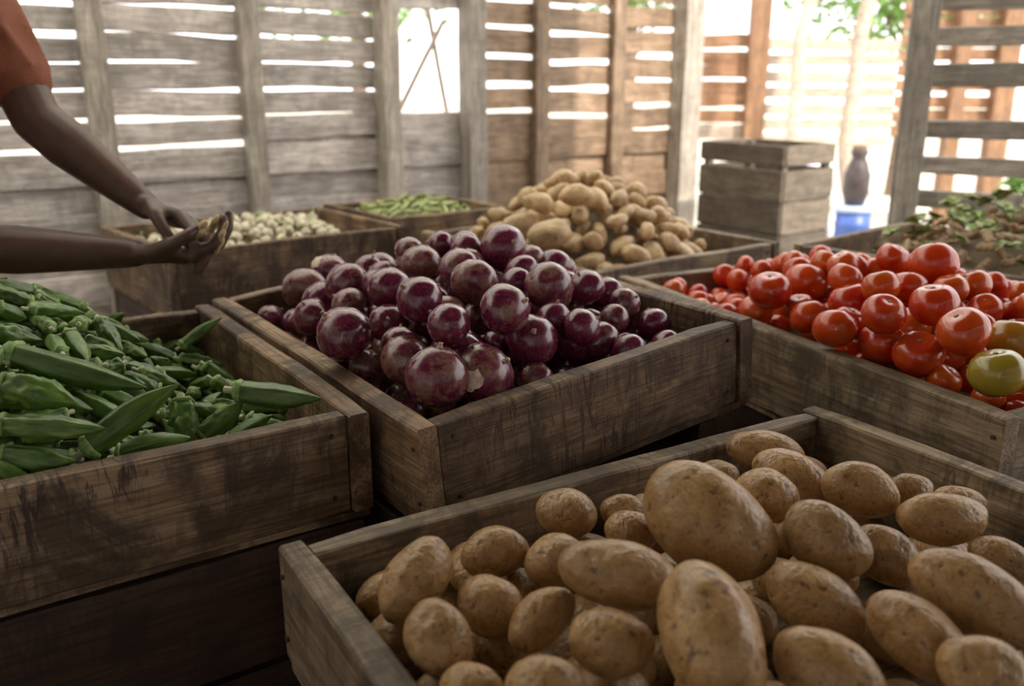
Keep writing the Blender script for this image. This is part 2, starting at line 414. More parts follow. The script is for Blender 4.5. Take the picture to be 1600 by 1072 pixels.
ORD = ('nearest', 'second', 'third', 'fourth', 'fifth', 'sixth', 'seventh', 'eighth', 'ninth', 'tenth', 'eleventh', 'twelfth', 'thirteenth', 'fourteenth', 'fifteenth', 'sixteenth', 'seventeenth', 'eighteenth', 'nineteenth', 'twentieth')
DIRS = ('right of', 'lower right of', 'below', 'lower left of', 'left of', 'upper left of', 'above', 'upper right of')
def to_px(q):
    q = Vector(q) - Vector(C0); d = q.y * CP - q.z * SP; return 800 + F_PX * q.x / d, 536 - F_PX * (q.y * SP + q.z * CP) / d
def pile_labels(p, noun, where, marks=True):
    """Own labels for the things of a pile that show: told by the nearest singled-out neighbour or part of the crate."""
    lm = [(' '.join(i[5]['label'].split(',')[0].split()), to_px(p.mt @ Vector(i[:3]))) for i in p.items if i[5].get('label')]
    if marks:
        for a, ax in (('left', .1), ('', .5), ('right', .9)):
            for b, by in (('near', .1), ('', .5), ('far', .9)):
                nm = {(0, 0): 'heap centre'}.get((len(a), len(b)), ' '.join(x for x in (b, a, 'corner' if a and b else ('side' if a else 'board')) if x))
                lm.append((nm + ' of ' + where, to_px(p.mt @ Vector((ax * p.W, by * p.D, 0)))))
    out = {}; bins = {}
    for k, it in enumerate(p.items):
        u, v, z, rot, rad, info = it
        if info.get('label'): out[k] = info['label']; continue
        sf = p.surf(rot, rad); a, b = p.win(u, v, sf); ok = sf[2][b]
        if ((z + sf[4][b]) >= p.G[a] - .002)[ok].mean() < .14: out[k] = f'{noun} buried under others in {where}'; continue
        x, y = to_px(p.mt @ Vector((u, v, z)))
        nm, (mx, my) = min(lm, key=lambda l: math.hypot(l[1][0] - x, l[1][1] - y))
        dr = DIRS[int(round(math.degrees(math.atan2(y - my, x - mx)) / 45)) % 8]
        bins.setdefault((nm, dr), []).append((math.hypot(x - mx, y - my), k))
    for (nm, dr), l in bins.items():
        for r_, (_, k) in enumerate(sorted(l)):
            t = f'{ORD[min(r_, 19)]} {noun} {dr} the {nm}'; out[k] = ' '.join(t.split()[:16])
    return out
# ------------------------------------------------------------------ produce meshes (radius 1 shapes, scaled per thing)
def blob_mesh(seed, sub=4, amp=.07, freq=1.1, dim=(1, 1, 1), dents=0, pinch=0.0):
    bm = bmesh.new(); bmesh.ops.create_icosphere(bm, subdivisions=sub, radius=1)
    rg = random.Random(seed); dn = [(Vector((rg.gauss(0, 1), rg.gauss(0, 1), rg.gauss(0, 1))).normalized(), rg.uniform(.10, .2), rg.uniform(.03, .07)) for _ in range(dents)]
    for v in bm.verts:
        d = v.co.normalized(); k = 1 + amp * noise.noise(d * freq + Vector((seed * 5.3, 0, 0))) * 1.6 + amp * .35 * noise.noise(d * freq * 2.6 + Vector((0, seed * 3.1, 0)))
        for c, rr, dp in dn:
            ang = d.angle(c)
            if ang < rr * 2: k -= dp * math.exp(-(ang / rr) ** 2)
        k -= pinch * math.exp(-(d.x / .25) ** 2)
        v.co = Vector((d.x * dim[0], d.y * dim[1], d.z * dim[2])) * k
    mx = max(v.co.length for v in bm.verts) * .985
    for v in bm.verts: v.co /= mx
    me = bpy.data.meshes.new('blob'); bm.to_mesh(me); bm.free()
    me.polygons.foreach_set('use_smooth', [True] * len(me.polygons)); return me
def lathe(prof, seg=36, wob=None, name='lathe', cap=True):
    vs_, fs = [], []
    for i, (r, z) in enumerate(prof):
        for j in range(seg):
            a = 2 * math.pi * j / seg; rr = r * (wob(a, z) if wob else 1)
            vs_.append((rr * math.cos(a), rr * math.sin(a), z))
    for i in range(len(prof) - 1):
        for j in range(seg):
            a, b = i * seg + j, i * seg + (j + 1) % seg
            fs.append((a, b, b + seg, a + seg))
    if cap: fs.append(tuple(range(seg))[::-1]); fs.append(tuple((len(prof) - 1) * seg + j for j in range(seg)))
    return mesh_from(vs_, fs, name)

def onion_meshes(seed):
    rg = random.Random(seed); prof = []; sh = rg.uniform(.9, 1.06)
    for i in range(25):
        t = math.pi * i / 24; r = math.sin(t) ** .92; z = -math.cos(t)
        if z > .72: z = .72 + (z - .72) * 1.25
        if z < -.85: z = -.85 + (z + .85) * .5
        prof.append((max(.02, r), z * sh))
    ph = [rg.uniform(0, 6) for _ in range(4)]
    wob = lambda a, z: 1 + .012 * math.sin(9 * a + ph[0]) + .03 * math.sin(2 * a + ph[1]) + .02 * math.sin(3 * a + ph[2] + z)
    bulb = lathe(prof, 40, wob, 'onion_bulb'); bulb.materials.append(M['onion'])
    zt = sh * 1.0
    nk = lathe([(.20, zt - .03), (.13, zt + .04), (.08, zt + .10), (.06, zt + .16), (.085, zt + .22), (.04, zt + .235)], 10, lambda a, z: 1 + .25 * math.sin(3 * a + z * 9 + ph[3]), 'onion_neck'); nk.materials.append(M['onion_dry'])
    vs_, fs = [], []
    for k in range(22):
        a = rg.uniform(0, 6.28); r0 = rg.uniform(0, .1); b = len(vs_); dx, dy = math.cos(a), math.sin(a); ln = rg.uniform(.08, .2); zb = -.91 * sh
        vs_ += [(dx * r0 - dy * .012, dy * r0 + dx * .012, zb), (dx * r0 + dy * .012, dy * r0 - dx * .012, zb), (dx * (r0 + .02), dy * (r0 + .02), zb - .02), (dx * (r0 + ln * .7), dy * (r0 + ln * .7), zb - ln * .7)]
        fs += [(b, b + 1, b + 3), (b + 1, b + 2, b + 3), (b + 2, b, b + 3)]
    rt = mesh_from(vs_, fs, 'onion_roots'); rt.materials.append(M['onion_dry'])
    # loose torn skin: a curved shell patch hugging the bulb
    vs_, fs = [], []; a0 = rg.uniform(0, 6)
    for i in range(6):
        for j in range(7):
            t = R(75 + i * 9); a = a0 + (j - 3) * .11 * (1 - abs(i - 2.5) * .16) + .05 * math.sin(i * 2.1)
            rr = 1.035 + .03 * (abs(j - 3) / 3) ** 2 + .015 * math.sin(i * 3 + j * 2)
            vs_.append((rr * math.sin(t) ** .92 * math.cos(a), rr * math.sin(t) ** .92 * math.sin(a), rr * -math.cos(t) * sh))
    for i in range(5):
        for j in range(6): fs.append((i * 7 + j, i * 7 + j + 1, i * 7 + j + 8, i * 7 + j + 7))
    sk = mesh_from(vs_, fs, 'loose_skin'); sk.materials.append(M['onion_white'])
    return bulb, nk, rt, sk
def tomato_meshes(seed):
    rg = random.Random(seed); n = rg.choice((4, 5, 6)); p = rg.uniform(0, 6); lob = rg.uniform(.008, .03); prof = []
    for i in range(21):
        t = math.pi * i / 20; r = math.sin(t); z = -math.cos(t)
        q = math.exp(-(r / .38) ** 2); z = z - .2 * q if z > 0 else z + .06 * q
        prof.append((max(.015, r ** .95), z))
    body = lathe(prof, 32, lambda a, z: 1 + lob * math.sin(n * a + p) * (.4 + max(0, z)) + .015 * math.sin(2 * a + p), 'tomato_body')
    scar = lathe([(.02, .78), (.09, .805), (.10, .825), (.05, .845), (.015, .84)], 10, lambda a, z: 1 + .3 * math.sin(5 * a), 'stem_scar'); scar.materials.append(M['scar'])
    return body, scar
def okra_meshes(seed):
    """Length along X from -1 (cap end) to 1 (tip); radius 1 across (scaled later)."""
    rg = random.Random(seed); bend = rg.uniform(-.22, .22); vs_, fs = [], []; seg = 30; N = 18; ph = rg.uniform(0, 6)
    def cl(x): return bend * (1 - x * x) * 1.2
    for i in range(N + 1):
        x = -.86 + 1.86 * i / N; t = (x + .86) / 1.86
        r = (.80 + .2 * math.sin(t * 2.2)) * (1 - max(0, (t - .42) / .58) ** 1.7 * .93)
        for j in range(seg):
            a = 2 * math.pi * j / seg; rr = r * (.93 + .2 * ((1 + math.cos(5 * a + ph)) / 2) ** 2.5 * (1 - .4 * t)) * (1 + (.07 if seed < 4 else .34) * noise.noise(Vector((x * 4.5, 2 * math.cos(a), 2 * math.sin(a) + seed * 3))))
            vs_.append((x, rr * math.cos(a) + cl(x), rr * math.sin(a)))
    for i in range(N):
        for j in range(seg):
            a, b = i * seg + j, i * seg + (j + 1) % seg; fs.append((a, a + seg, b + seg, b))
    fs.append(tuple(range(seg))); fs.append(tuple(N * seg + j for j in range(seg))[::-1])
    pod = mesh_from(vs_, fs, 'okra_pod'); pod.materials.append(M['okra'])
    def tube(pr, name, mat, w=.1):
        v, f = [], []
        for x, r in pr:
            for j in range(12):
                a = 2 * math.pi * j / 12; rr = r * (1 + w * math.cos(5 * a + ph)); v.append((x, rr * math.cos(a) + cl(max(-1, x)), rr * math.sin(a)))
        for i in range(len(pr) - 1):
            for j in range(12):
                a, b = i * 12 + j, i * 12 + (j + 1) % 12; f.append((a, a + 12, b + 12, b))
        f.append(tuple(range(12))); f.append(tuple((len(pr) - 1) * 12 + j for j in range(12))[::-1])
        me = mesh_from(v, f, name); me.materials.append(mat); return me
    cap = tube([(-1.02, .34), (-1.0, .5), (-.93, .86), (-.86, .98), (-.80, .9)], 'cap', M['okra_cap'], .14)
    stem = tube([(-1.22, .26), (-1.18, .30), (-1.08, .25), (-1.0, .33)], 'stem', M['okra_stem'], .05)
    return pod, cap, stem
def ginger_mesh(seed):
    rg = random.Random(seed); bm = bmesh.new()
    for k in range(5):
        x = -.7 + k * .35; r = rg.uniform(.3, .5)
        mt = Matrix.Translation((x, rg.uniform(-.25, .25), rg.uniform(-.15, .15))) @ Matrix.Diagonal((rg.uniform(.35, .5), r, r * .85, 1))
        bmesh.ops.create_icosphere(bm, subdivisions=2, radius=1, matrix=mt)
    me = bpy.data.meshes.new('ginger'); bm.to_mesh(me); bm.free(); me.polygons.foreach_set('use_smooth', [True] * len(me.polygons)); return me
def leafclump_mesh(seed):
    rg = random.Random(seed); vs_, fs = [], []
    for k in range(7):
        a = rg.uniform(0, 6.28); el = rg.uniform(-.1, .9); L = rg.uniform(.8, 1.15); W = rg.uniform(.32, .5); cu = rg.uniform(.2, .8); b0 = len(vs_)
        rot = Matrix.Rotation(a, 3, 'Z') @ Matrix.Rotation(-el, 3, 'Y') @ Matrix.Rotation(rg.uniform(-.6, .6), 3, 'X')
        for i in range(6):
            t = i / 5; wd = W * math.sin(math.pi * min(1, .08 + t * .9)) ** .7
            for j in range(5):
                s = (j - 2) / 2
                vs_.append(tuple(rot @ Vector((L * t - .15, wd * s, -cu * t * t * .5 + .12 * abs(s) + .07 * math.sin(t * 9 + s * 5 + k)))))
        for i in range(5):
            for j in range(4): q = b0 + i * 5 + j; fs.append((q, q + 1, q + 6, q + 5))
    return mesh_from(vs_, fs, 'leaf_clump')
def garlic_meshes(seed):
    prof = [(.05, -.8), (.5, -.75), (.85, -.45), (1, -.05), (.88, .35), (.55, .62), (.25, .85), (.14, 1.1)]
    b = lathe(prof, 20, lambda a, z: 1 + .06 * math.cos(7 * a + seed), 'garlic_bulb'); b.materials.append(M['garlic'])
    st = lathe([(.14, 1.08), (.13, 1.4), (.17, 1.85), (.05, 2.0)], 8, lambda a, z: 1 + .2 * math.sin(2 * a + z * 2), 'stalk'); st.materials.append(M['garlic_leaf'])
    return b, st

def place(p, item, name, body, kids, label, cat, group, order=None, axis_fix=None, mat=None):
    """One thing of a pile as a top-level mesh with its parts as children."""
    u, v, z, rot, rad, info = item
    o = bpy.data.objects.new(name, body); COL.objects.link(o)
    r3 = Matrix([list(map(float, q)) for q in rot])
    m = Matrix.Translation((u, v, z)) @ r3.to_4x4() @ Matrix.Diagonal((*(q * .965 for q in rad), 1))
    o.matrix_world = p.mt @ m
    if mat is not None:
        o.material_slots[0].link = 'OBJECT'; o.material_slots[0].material = mat
    tag(o, label, cat, group)
    for nm, me in kids:
        c = bpy.data.objects.new(nm, me); COL.objects.link(c); c.parent = o
    return o
def randrot(rg, tilt=.6, yaw=6.283):
    return np.array((Matrix.Rotation(rg.uniform(0, yaw), 3, 'Z') @ Matrix.Rotation(rg.uniform(-tilt, tilt), 3, 'X') @ Matrix.Rotation(rg.uniform(-tilt, tilt), 3, 'Y')))

def padding(c, p, prof_floor):
    """Burlap padding heaped under the produce, following the pile's floor."""
    st = 5; vs_, fs = [], []; t = p.T + .003
    us = np.linspace(t, p.W - t, 15); ys = np.linspace(t, p.D - t, 17)
    for u in us:
        for v in ys: vs_.append((u, v, prof_floor(u, v) - .004 + .003 * math.sin(u * 90) * math.sin(v * 70)))
    for i in range(14):
        for j in range(16): a = i * 17 + j; fs.append((a, a + 17, a + 18, a + 1))
    o = link('burlap_lining', mesh_from(vs_, fs, 'burlap_lining'), c, M['burlap']); o['label'] = 'burlap lining under the produce'
    return o
def mound(W, D, base, peak, cu=.5, cv=.5, fx=1.0, fy=1.0, pw=1.0):
    def h(u, v):
        e = ((u / W - cu) * 2 * fx) ** 2 + ((v / D - cv) * 2 * fy) ** 2
        return base + peak * max(0.0, 1 - e) ** pw
    return h

# ================================================================== the setting
A_DIR = Vector((math.cos(R(35.5)), math.sin(R(35.5)), 0)); N_DIR = Vector((-A_DIR.y, A_DIR.x, 0)); WALL_D = 3.97
def wall_s(px):
    r = ray(px, 130); t = WALL_D / (N_DIR.x * r[0] + N_DIR.y * r[1]); p = Vector((r[0] * t, r[1] * t, 0))
    return p.dot(A_DIR)
def struct(o): o['kind'] = 'structure'; return o
def slab(name, x0, x1, y0, y1, z, mat, th=.05):
    vs_ = [(x0, y0, z), (x1, y0, z), (x1, y1, z), (x0, y1, z), (x0, y0, z - th), (x1, y0, z - th), (x1, y1, z - th), (x0, y1, z - th)]
    return struct(link(name, mesh_from(vs_, [(0, 1, 2, 3), (7, 6, 5, 4), (0, 4, 5, 1), (1, 5, 6, 2), (2, 6, 7, 3), (3, 7, 4, 0)], name, False), None, mat))
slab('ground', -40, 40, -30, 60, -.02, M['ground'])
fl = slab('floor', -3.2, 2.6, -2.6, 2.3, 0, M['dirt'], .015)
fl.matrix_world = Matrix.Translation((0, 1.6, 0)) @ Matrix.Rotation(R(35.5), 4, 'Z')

# back wall: every plank and post is a piece of its own
wb = empty('wall_back', N_DIR * WALL_D, R(35.5)); struct(wb)
S = {k: wall_s(k) for k in (150, 390, 600, 733, 843, 962, 1065)}
S_L = S[150] - 2.6
def plank_run(s0, s1, z0, z1, pitch, gap, mat, seed, lean=0.0, lap=False):
    z = z0; k = 0
    while z < z1:
        rg = random.Random(seed * 131 + k); h = pitch * 1.07 if lap else (pitch - gap) * rg.uniform(.93, 1.10)
        dz = rg.uniform(-.003, .003) if lap else rg.uniform(-.008, .008); ly = .020 * (k % 2) if lap else 0
        board('plank', (s0, .03 + ly, z + h / 2 + dz), (s1, .03 + ly, z + h / 2 - dz + lean), .018, h, mat, wb, seed * 17 + k % 9, seg=6, wob=.004)
        z += pitch; k += 1
def section(s0, s1, zsplit, ztop, pitch, gap, mat, seed):
    plank_run(s0 - .03, s1 + .03, .05, zsplit - .03, .125, .006, mat, seed, 0, True)
    plank_run(s0 - .03, s1 + .03, zsplit, ztop, pitch, gap, mat, seed + 1)
section(S[150] - 1.3, S[150], .95, 2.35, .111, .015, M['wall'], 2)
section(S_L, S[150] - 1.3, .95, 2.35, .111, .015, M['wall'], 1)
section(S[150], S[390], .955, 2.35, .111, .016, M['wall'], 3)
section(S[390], S[600], .96, 2.35, .111, .015, M['wall'], 5)
plank_run(S[600], S[733], .05, .93, .125, .008, M['wall'], 7, 0, True)
plank_run(S[600], S[733], 1.545, 2.35, .12, .03, M['wall'], 8)
section(S[733], S[843], .93, 2.35, .140, .030, M['wall_brown'], 9)
section(S[843], S[962], .90, 2.35, .142, .032, M['wall_brown'], 11)
section(S[962], S[1065], .95, 2.35, .140, .028, M['wall_brown'], 13)
for px, wd, dp, mt_ in ((150, .095, .06, 'post'), (390, .085, .07, 'post'), (600, .09, .10, 'post'), (733, .105, .10, 'post'), (843, .085, .05, 'wall_brown'), (962, .085, .05, 'wall_brown'), (1065, .15, .11, 'post')):
    board('post', (S[px], .016 - dp / 2, 0), (S[px], .016 - dp / 2, 2.4), dp, wd, M[mt_], wb, px, roll=R(90), seg=14, wob=.004)
for a, b in (((S[600] + .07, .07, 1.0), (S[733] - .1, .07, 1.5)), ((S[733] - .05, .09, .9), (S[733] - .19, .09, 1.6))):
    board('brace', a, b, .018, .022, M['pale_wood'], wb, 77)

# left wall (beyond the frame) and the roof, with added daylight sheets at the rear
wl = empty('wall_left', N_DIR * WALL_D + A_DIR * S_L, R(35.5 - 90)); struct(wl)
for k in range(18):
    board('plank', (0, -.03, .05 + .13 * k + .05), (5.7, -.03, .05 + .13 * k + .05), .018, .112, M['wall'], wl, 300 + k % 5, seg=4)
for k in range(4): board('post', (.1 + 1.3 * k, .03, 0), (.1 + 1.3 * k, .03, 2.35), .09, .09, M['post'], wl, 320 + k, seg=6)
cl = empty('ceiling', (0, 0, 2.42), R(35.5)); struct(cl)
vspan = (-2.0, 4.3)
for k in range(22):
    s0 = S_L - .3 + k * .36
    if s0 > 3.1: break
    for y0, y1, clear in ((-2.0, 1.75, False), (1.72, 4.3, True)):  # rear sheets are see-through additions that brighten the back of the stall
        board('added_daylight_sheet' if clear else 'roof_sheet', (s0 + .17, y0, .10 + .012 * (k % 2)), (s0 + .17, y1, .10 + .012 * (k % 2)), .012, .38, M['clear'] if clear else M['roof'], cl, (410 if clear else 400) + k % 4, roll=R(90), seg=4)
for k in range(6): board('rafter', (S_L - .2, -1.6 + k * 1.15, .03), (3.2, -1.6 + k * 1.15, .03), .05, .1, M['post'], cl, 420 + k, seg=5)

# unseen plank wall added behind the camera to block front light, dark against bounce
wf = empty('wall_front_added', N_DIR * -1.9, R(35.5)); struct(wf)
for k in range(17):
    board('plank', (S_L, 0, .1 + .14 * k), (2.9, 0, .1 + .14 * k), .018, .125, M['crate_dark'], wf, 330 + k % 5, seg=4)
for k in range(7): board('post', (S_L + .1 + 1.05 * k, -.06, 0), (S_L + .1 + 1.05 * k, -.06, 2.4), .09, .09, M['post'], wf, 340 + k, seg=6)
# right open side: post and rails, their shade painted into the wood colour
RP = Vector((1.63, 3.75, 0)); RD = R(-28)
wr = empty('wall_right', RP, RD); struct(wr)
board('post', (0, 0, 0), (0, 0, 2.45), .13, .10, M['post_shaded'], wr, 501, roll=R(90 + 8), seg=12, wob=.004)
for k, (py, h) in enumerate(((12, .075), (62, .075), (118, .092), (198, .072), (252, .07), (305, .072))):
    d0 = 3.75; z0 = CAM_H - (py - 130) * 3.72 / F_PX
    board('rail', (.02, .07, z0), (2.3, .07, z0 + (.012 if k % 2 else -.01)), .022, h, M['post_shaded'], wr, 510 + k, seg=8, wob=.005)
board('post', (2.2, 0, 0), (2.2, 0, 2.45), .12, .10, M['post_shaded'], wr, 502, roll=R(90), seg=8)

# ================================================================== display crates
def vplane(px, P, ang):
    r = ray(*px); d = (math.cos(ang), math.sin(ang)); det = -d[0] * r[1] + d[1] * r[0]
    s_ = (P[0] * r[1] - P[1] * r[0]) / det; t = (d[0] * -P[1] + d[1] * P[0]) / det
    return s_, t
T1 = .034
okra_yaw = R(34.2); fr = on_z(578, 640, .75); OW, OD, OH = .66, .78, .155
okra_o = (fr[0] - OW * math.cos(okra_yaw), fr[1] - OW * math.sin(okra_yaw), .75)
okra_c, okra_m = crate('produce_crate', okra_o, okra_yaw, OW, OD, OH, 'brown stained wooden crate heaped with green okra', M['crate'], T=T1, seed=11)
on_yaw = R(34.4); on_o = on_z(650, 672, .75)
NW, ND, NH, NT_ = .668, .93, .155, R(5.3)
onion_c, onion_m = crate('produce_crate', tuple(on_o), on_yaw, NW, ND, NH, 'scuffed wooden crate tilted under a heap of red onions', M['crate'], tilt=NT_, T=T1, seed=23)
tf = on_z(1572, 655, .72); tb = on_z(965, 430, .72); tom_yaw = math.atan2(tb[1] - tf[1], tb[0] - tf[0]) - math.pi / 2
TW, TD, TH = .76, math.hypot(tb[1] - tf[1], tb[0] - tf[0]), .165
tom_c, tom_m = crate('produce_crate', tuple(tf), tom_yaw, TW, TD, TH, 'grey weathered wooden crate full of red tomatoes', M['crate_grey'], T=T1, seed=35)
pb = on_z(432, 852, .67); pr = on_z(1275, 632, .67); pot_yaw = math.atan2(pr[1] - pb[1], pr[0] - pb[0])
PW, PD, PH = math.hypot(pr[1] - pb[1], pr[0] - pb[0]), .68, .155
pot_o = (pb[0] + PD * math.sin(pot_yaw), pb[1] - PD * math.cos(pot_yaw), .67)
pot_c, pot_m = crate('produce_crate', pot_o, pot_yaw, PW, PD, PH, 'nearest wooden crate with worn rim holding large potatoes', M['crate_grey'], T=T1, seed=47)
bp_yaw = R(36.5); bp_o = (.204, 2.33, .72); BW, BD, BH = .80, .86, .15
bpot_c, bpot_m = crate('produce_crate', bp_o, bp_yaw, BW, BD, BH, 'wooden crate behind the onions heaped with pale potatoes', M['crate_grey'], T=.03, seed=59)
gl_r = on_z(632, 352, .75); gl_yaw = R(39.5); GW, GD, GH = .78, .62, .19
gar_o = (gl_r[0] - GW * math.cos(gl_yaw), gl_r[1] - GW * math.sin(gl_yaw), .75)
gar_c, gar_m = crate('produce_crate', gar_o, gl_yaw, GW, GD, GH, 'brown wooden crate below the hands with pale garlic at its back', M['crate'], T=.026, seed=71)
be_yaw = R(38); be_o = (-.43, 3.11, .75); EW, ED, EH = .52, .5, .15
bean_c, bean_m = crate('produce_crate', be_o, be_yaw, EW, ED, EH, 'small far crate of green beans near the wall', M['crate'], T=.024, seed=83)
rb_yaw = R(-50); rb_o = (.917, 2.89, .70); RW, RDp, RH = .85, .77, .15
rb_c, rb_m = crate('produce_crate', rb_o, rb_yaw, RW, RDp, RH, 'far wooden crate of leafy greens behind the tomatoes', M['crate_grey'], T=.028, seed=95)

def under(m, W, D, H, label, seed, inset=.012):
    o = m @ Vector((inset, inset, 0)); yaw = m.to_euler().z
    zt = min((m @ Vector((x, y, -H - .014)))[2] for x in (0, W) for y in (0, D))
    return support((o.x, o.y), yaw, W - 2 * inset, D - 2 * inset, zt - .001, label, seed)
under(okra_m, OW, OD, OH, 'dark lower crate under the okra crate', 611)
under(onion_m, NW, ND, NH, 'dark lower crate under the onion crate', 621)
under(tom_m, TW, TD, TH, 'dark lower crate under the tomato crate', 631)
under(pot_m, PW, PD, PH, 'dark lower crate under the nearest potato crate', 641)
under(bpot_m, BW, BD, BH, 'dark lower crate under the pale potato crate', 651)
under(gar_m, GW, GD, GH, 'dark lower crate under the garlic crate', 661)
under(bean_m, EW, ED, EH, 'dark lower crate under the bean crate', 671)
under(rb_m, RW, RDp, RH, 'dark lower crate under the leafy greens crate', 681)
q0 = onion_m @ Vector((NW - .09, .02, -NH - .0145)); q1 = onion_m @ Vector((NW - .09, ND - .02, -NH - .0145)); bt = (onion_m @ Vector((0, 0, -NH - .014)))[2]
hb = q0.z - bt
bo = board('wooden_batten', (q0.x, q0.y, bt + hb / 2 - .003), (q1.x, q1.y, bt + hb / 2 - .003), .05, hb - .006, M['crate_dark'], None, 690)
tag(bo, 'dark batten wedged under the high end of the onion crate', 'batten')

# tall slatted crate in the doorway, standing on another
def tall_crate(z0, label, seed):
    W, D, H = .40, .56, .45; c = empty('slatted_crate', (1.36, 4.55, z0), R(35)); tag(c, label, 'crate')
    for (x, y) in ((.03, .03), (W - .03, .03), (.03, D - .03), (W - .03, D - .03)):
        board('corner_post', (x, y, 0), (x, y, H - .01), .04, .04, M['crate_old'], c, seed, seg=3)
    zs = ((.0, .165), (.166, .325), (.347, .45))
    for a, b in zs:
        z = (a + b) / 2; h = b - a - .004
        board('side_board', (0, 0, z), (0, D, z), .016, h, M['crate_old'], c, seed + 1); board('side_board', (W, 0, z), (W, D, z), .016, h, M['crate_old'], c, seed + 2)
        board('end_board', (.009, 0, z), (W - .009, 0, z), .016, h, M['crate_old'], c, seed + 3); board('end_board', (.009, D, z), (W - .009, D, z), .016, h, M['crate_old'], c, seed + 4)
    for k in range(3): board('bottom_slat', (.01, D * (k + .5) / 3, .008), (W - .01, D * (k + .5) / 3, .008), .012, D / 3 - .02, M['crate_old'], c, seed + 5, roll=R(90))
tall_crate(.0, 'lower slatted crate hidden under the tall one in the doorway', 701)
tall_crate(.451, 'tall grey slatted crate standing in the bright doorway', 711)

# ================================================================== produce
# ---- potatoes in the nearest crate
POT = [blob_mesh(i, 4, .055, 1.0, (1, 1, 1), dents=9) for i in range(7)]
for m_ in POT: m_.materials.append(M['potato'])
pp = Pile(pot_m, PW, PD, -.150, T1)
def pot_gen(rg):
    a = rg.uniform(.045, .058); return randrot(rg, .25), (a, a * rg.uniform(.68, .8), a * rg.uniform(.62, .72)), {}
p_h = mound(PW, PD, -.004, .05, .5, .45, 1.05, 1.05, 1.0)
pp.fill(lambda u, v: -.105, pot_gen, 60, slack=.03)
pp.fill(lambda u, v: -.075, pot_gen, 26, slack=.02)
POT_H = [
 (1195, 705, 132, 72, 8, 'oblong potato against the far corner of the nearest crate'),
 (1122, 742, 76, 54, 5, 'small potato peeping out behind the biggest one'),
 (1423, 765, 76, 54, 5, 'small potato by the right board, mostly hidden'),
 (1500, 785, 98, 58, 10, 'half hidden potato tucked behind a flat oval one at the right board'),
 (1240, 750, 145, 90, 33, 'smooth pale potato leaning over the far corner group'),
 (1343, 765, 130, 92, 14, 'spotted oval potato beside the right board'),
 (975, 800, 84, 64, 0, 'potato mostly hidden beside the back board'),
 (885, 802, 106, 86, 8, 'glossy wrinkled round potato at the back board'),
 (1198, 774, 106, 90, 22, 'round potato with dark eyes in front of the far corner'),
 (1473, 811, 158, 90, 2, 'flat wide potato lying level near the right board'),
 (985, 832, 96, 78, 5, 'speckled potato half hidden by the biggest one'),
 (1565, 872, 112, 70, 22, 'potato cut by the picture edge at the right board'),
 (772, 864, 120, 88, -14, 'shiny dimpled potato second from the left board at the back'),
 (1385, 868, 126, 98, 30, 'dark patched potato between a creased one and a flat one'),
 (868, 877, 112, 98, -22, 'short potato behind the long level one'),
 (650, 907, 146, 102, -52, 'glossy pitted potato leaning in the left back corner'),
 (1290, 852, 156, 118, 40, 'potato with a crease near its top end, middle of crate'),
 (766, 948, 126, 108, 16, 'roundish potato left of centre with a dark dimple'),
 (1525, 934, 222, 128, 33, 'long greyish potato at the right edge of the picture'),
 (845, 975, 138, 90, -40, 'dented potato leaning between two rounder ones'),
 (672, 1006, 132, 108, 50, 'lumpy shiny potato near the left board'),
 (1275, 944, 188, 130, 35, 'smooth brown potato right of the upright one'),
 (1438, 996, 188, 122, 42, 'smooth slanting potato under the long greyish one'),
 (955, 1006, 152, 116, 14, 'smooth egg-like potato left of the upright one'),
 (722, 1088, 118, 100, 10, 'potato at the bottom edge beside the left board'),
 (853, 1078, 144, 116, 8, 'potato at the bottom edge below the dented one'),
 (1300, 1058, 218, 140, 34, 'large potato cut by the bottom edge, right of centre'),
 (1562, 1068, 156, 124, 12, 'potato in the bottom right corner of the picture'),
 (967, 898, 204, 114, 10, 'long light brown potato lying level in the middle'),
 (1112, 992, 228, 168, 78, 'large upright potato in the foreground with pale bumps'),
 (1106, 816, 236, 168, 40, 'biggest smooth potato on top of the heap'),
]
for k, (x, y, L, Wd, ph, lab) in enumerate(POT_H):
    pp.hero(x, y, pp.lay(L, Wd, ph), {'label': lab}, p_h)
lb = pile_labels(pp, 'potato', 'the nearest crate', False)
for k, it in enumerate(pp.items):
    lab = it[5].get('label')
    o = place(pp, it, 'potato', POT[k % 7], [], lb[k], 'potato', 'large potatoes in the nearest crate')

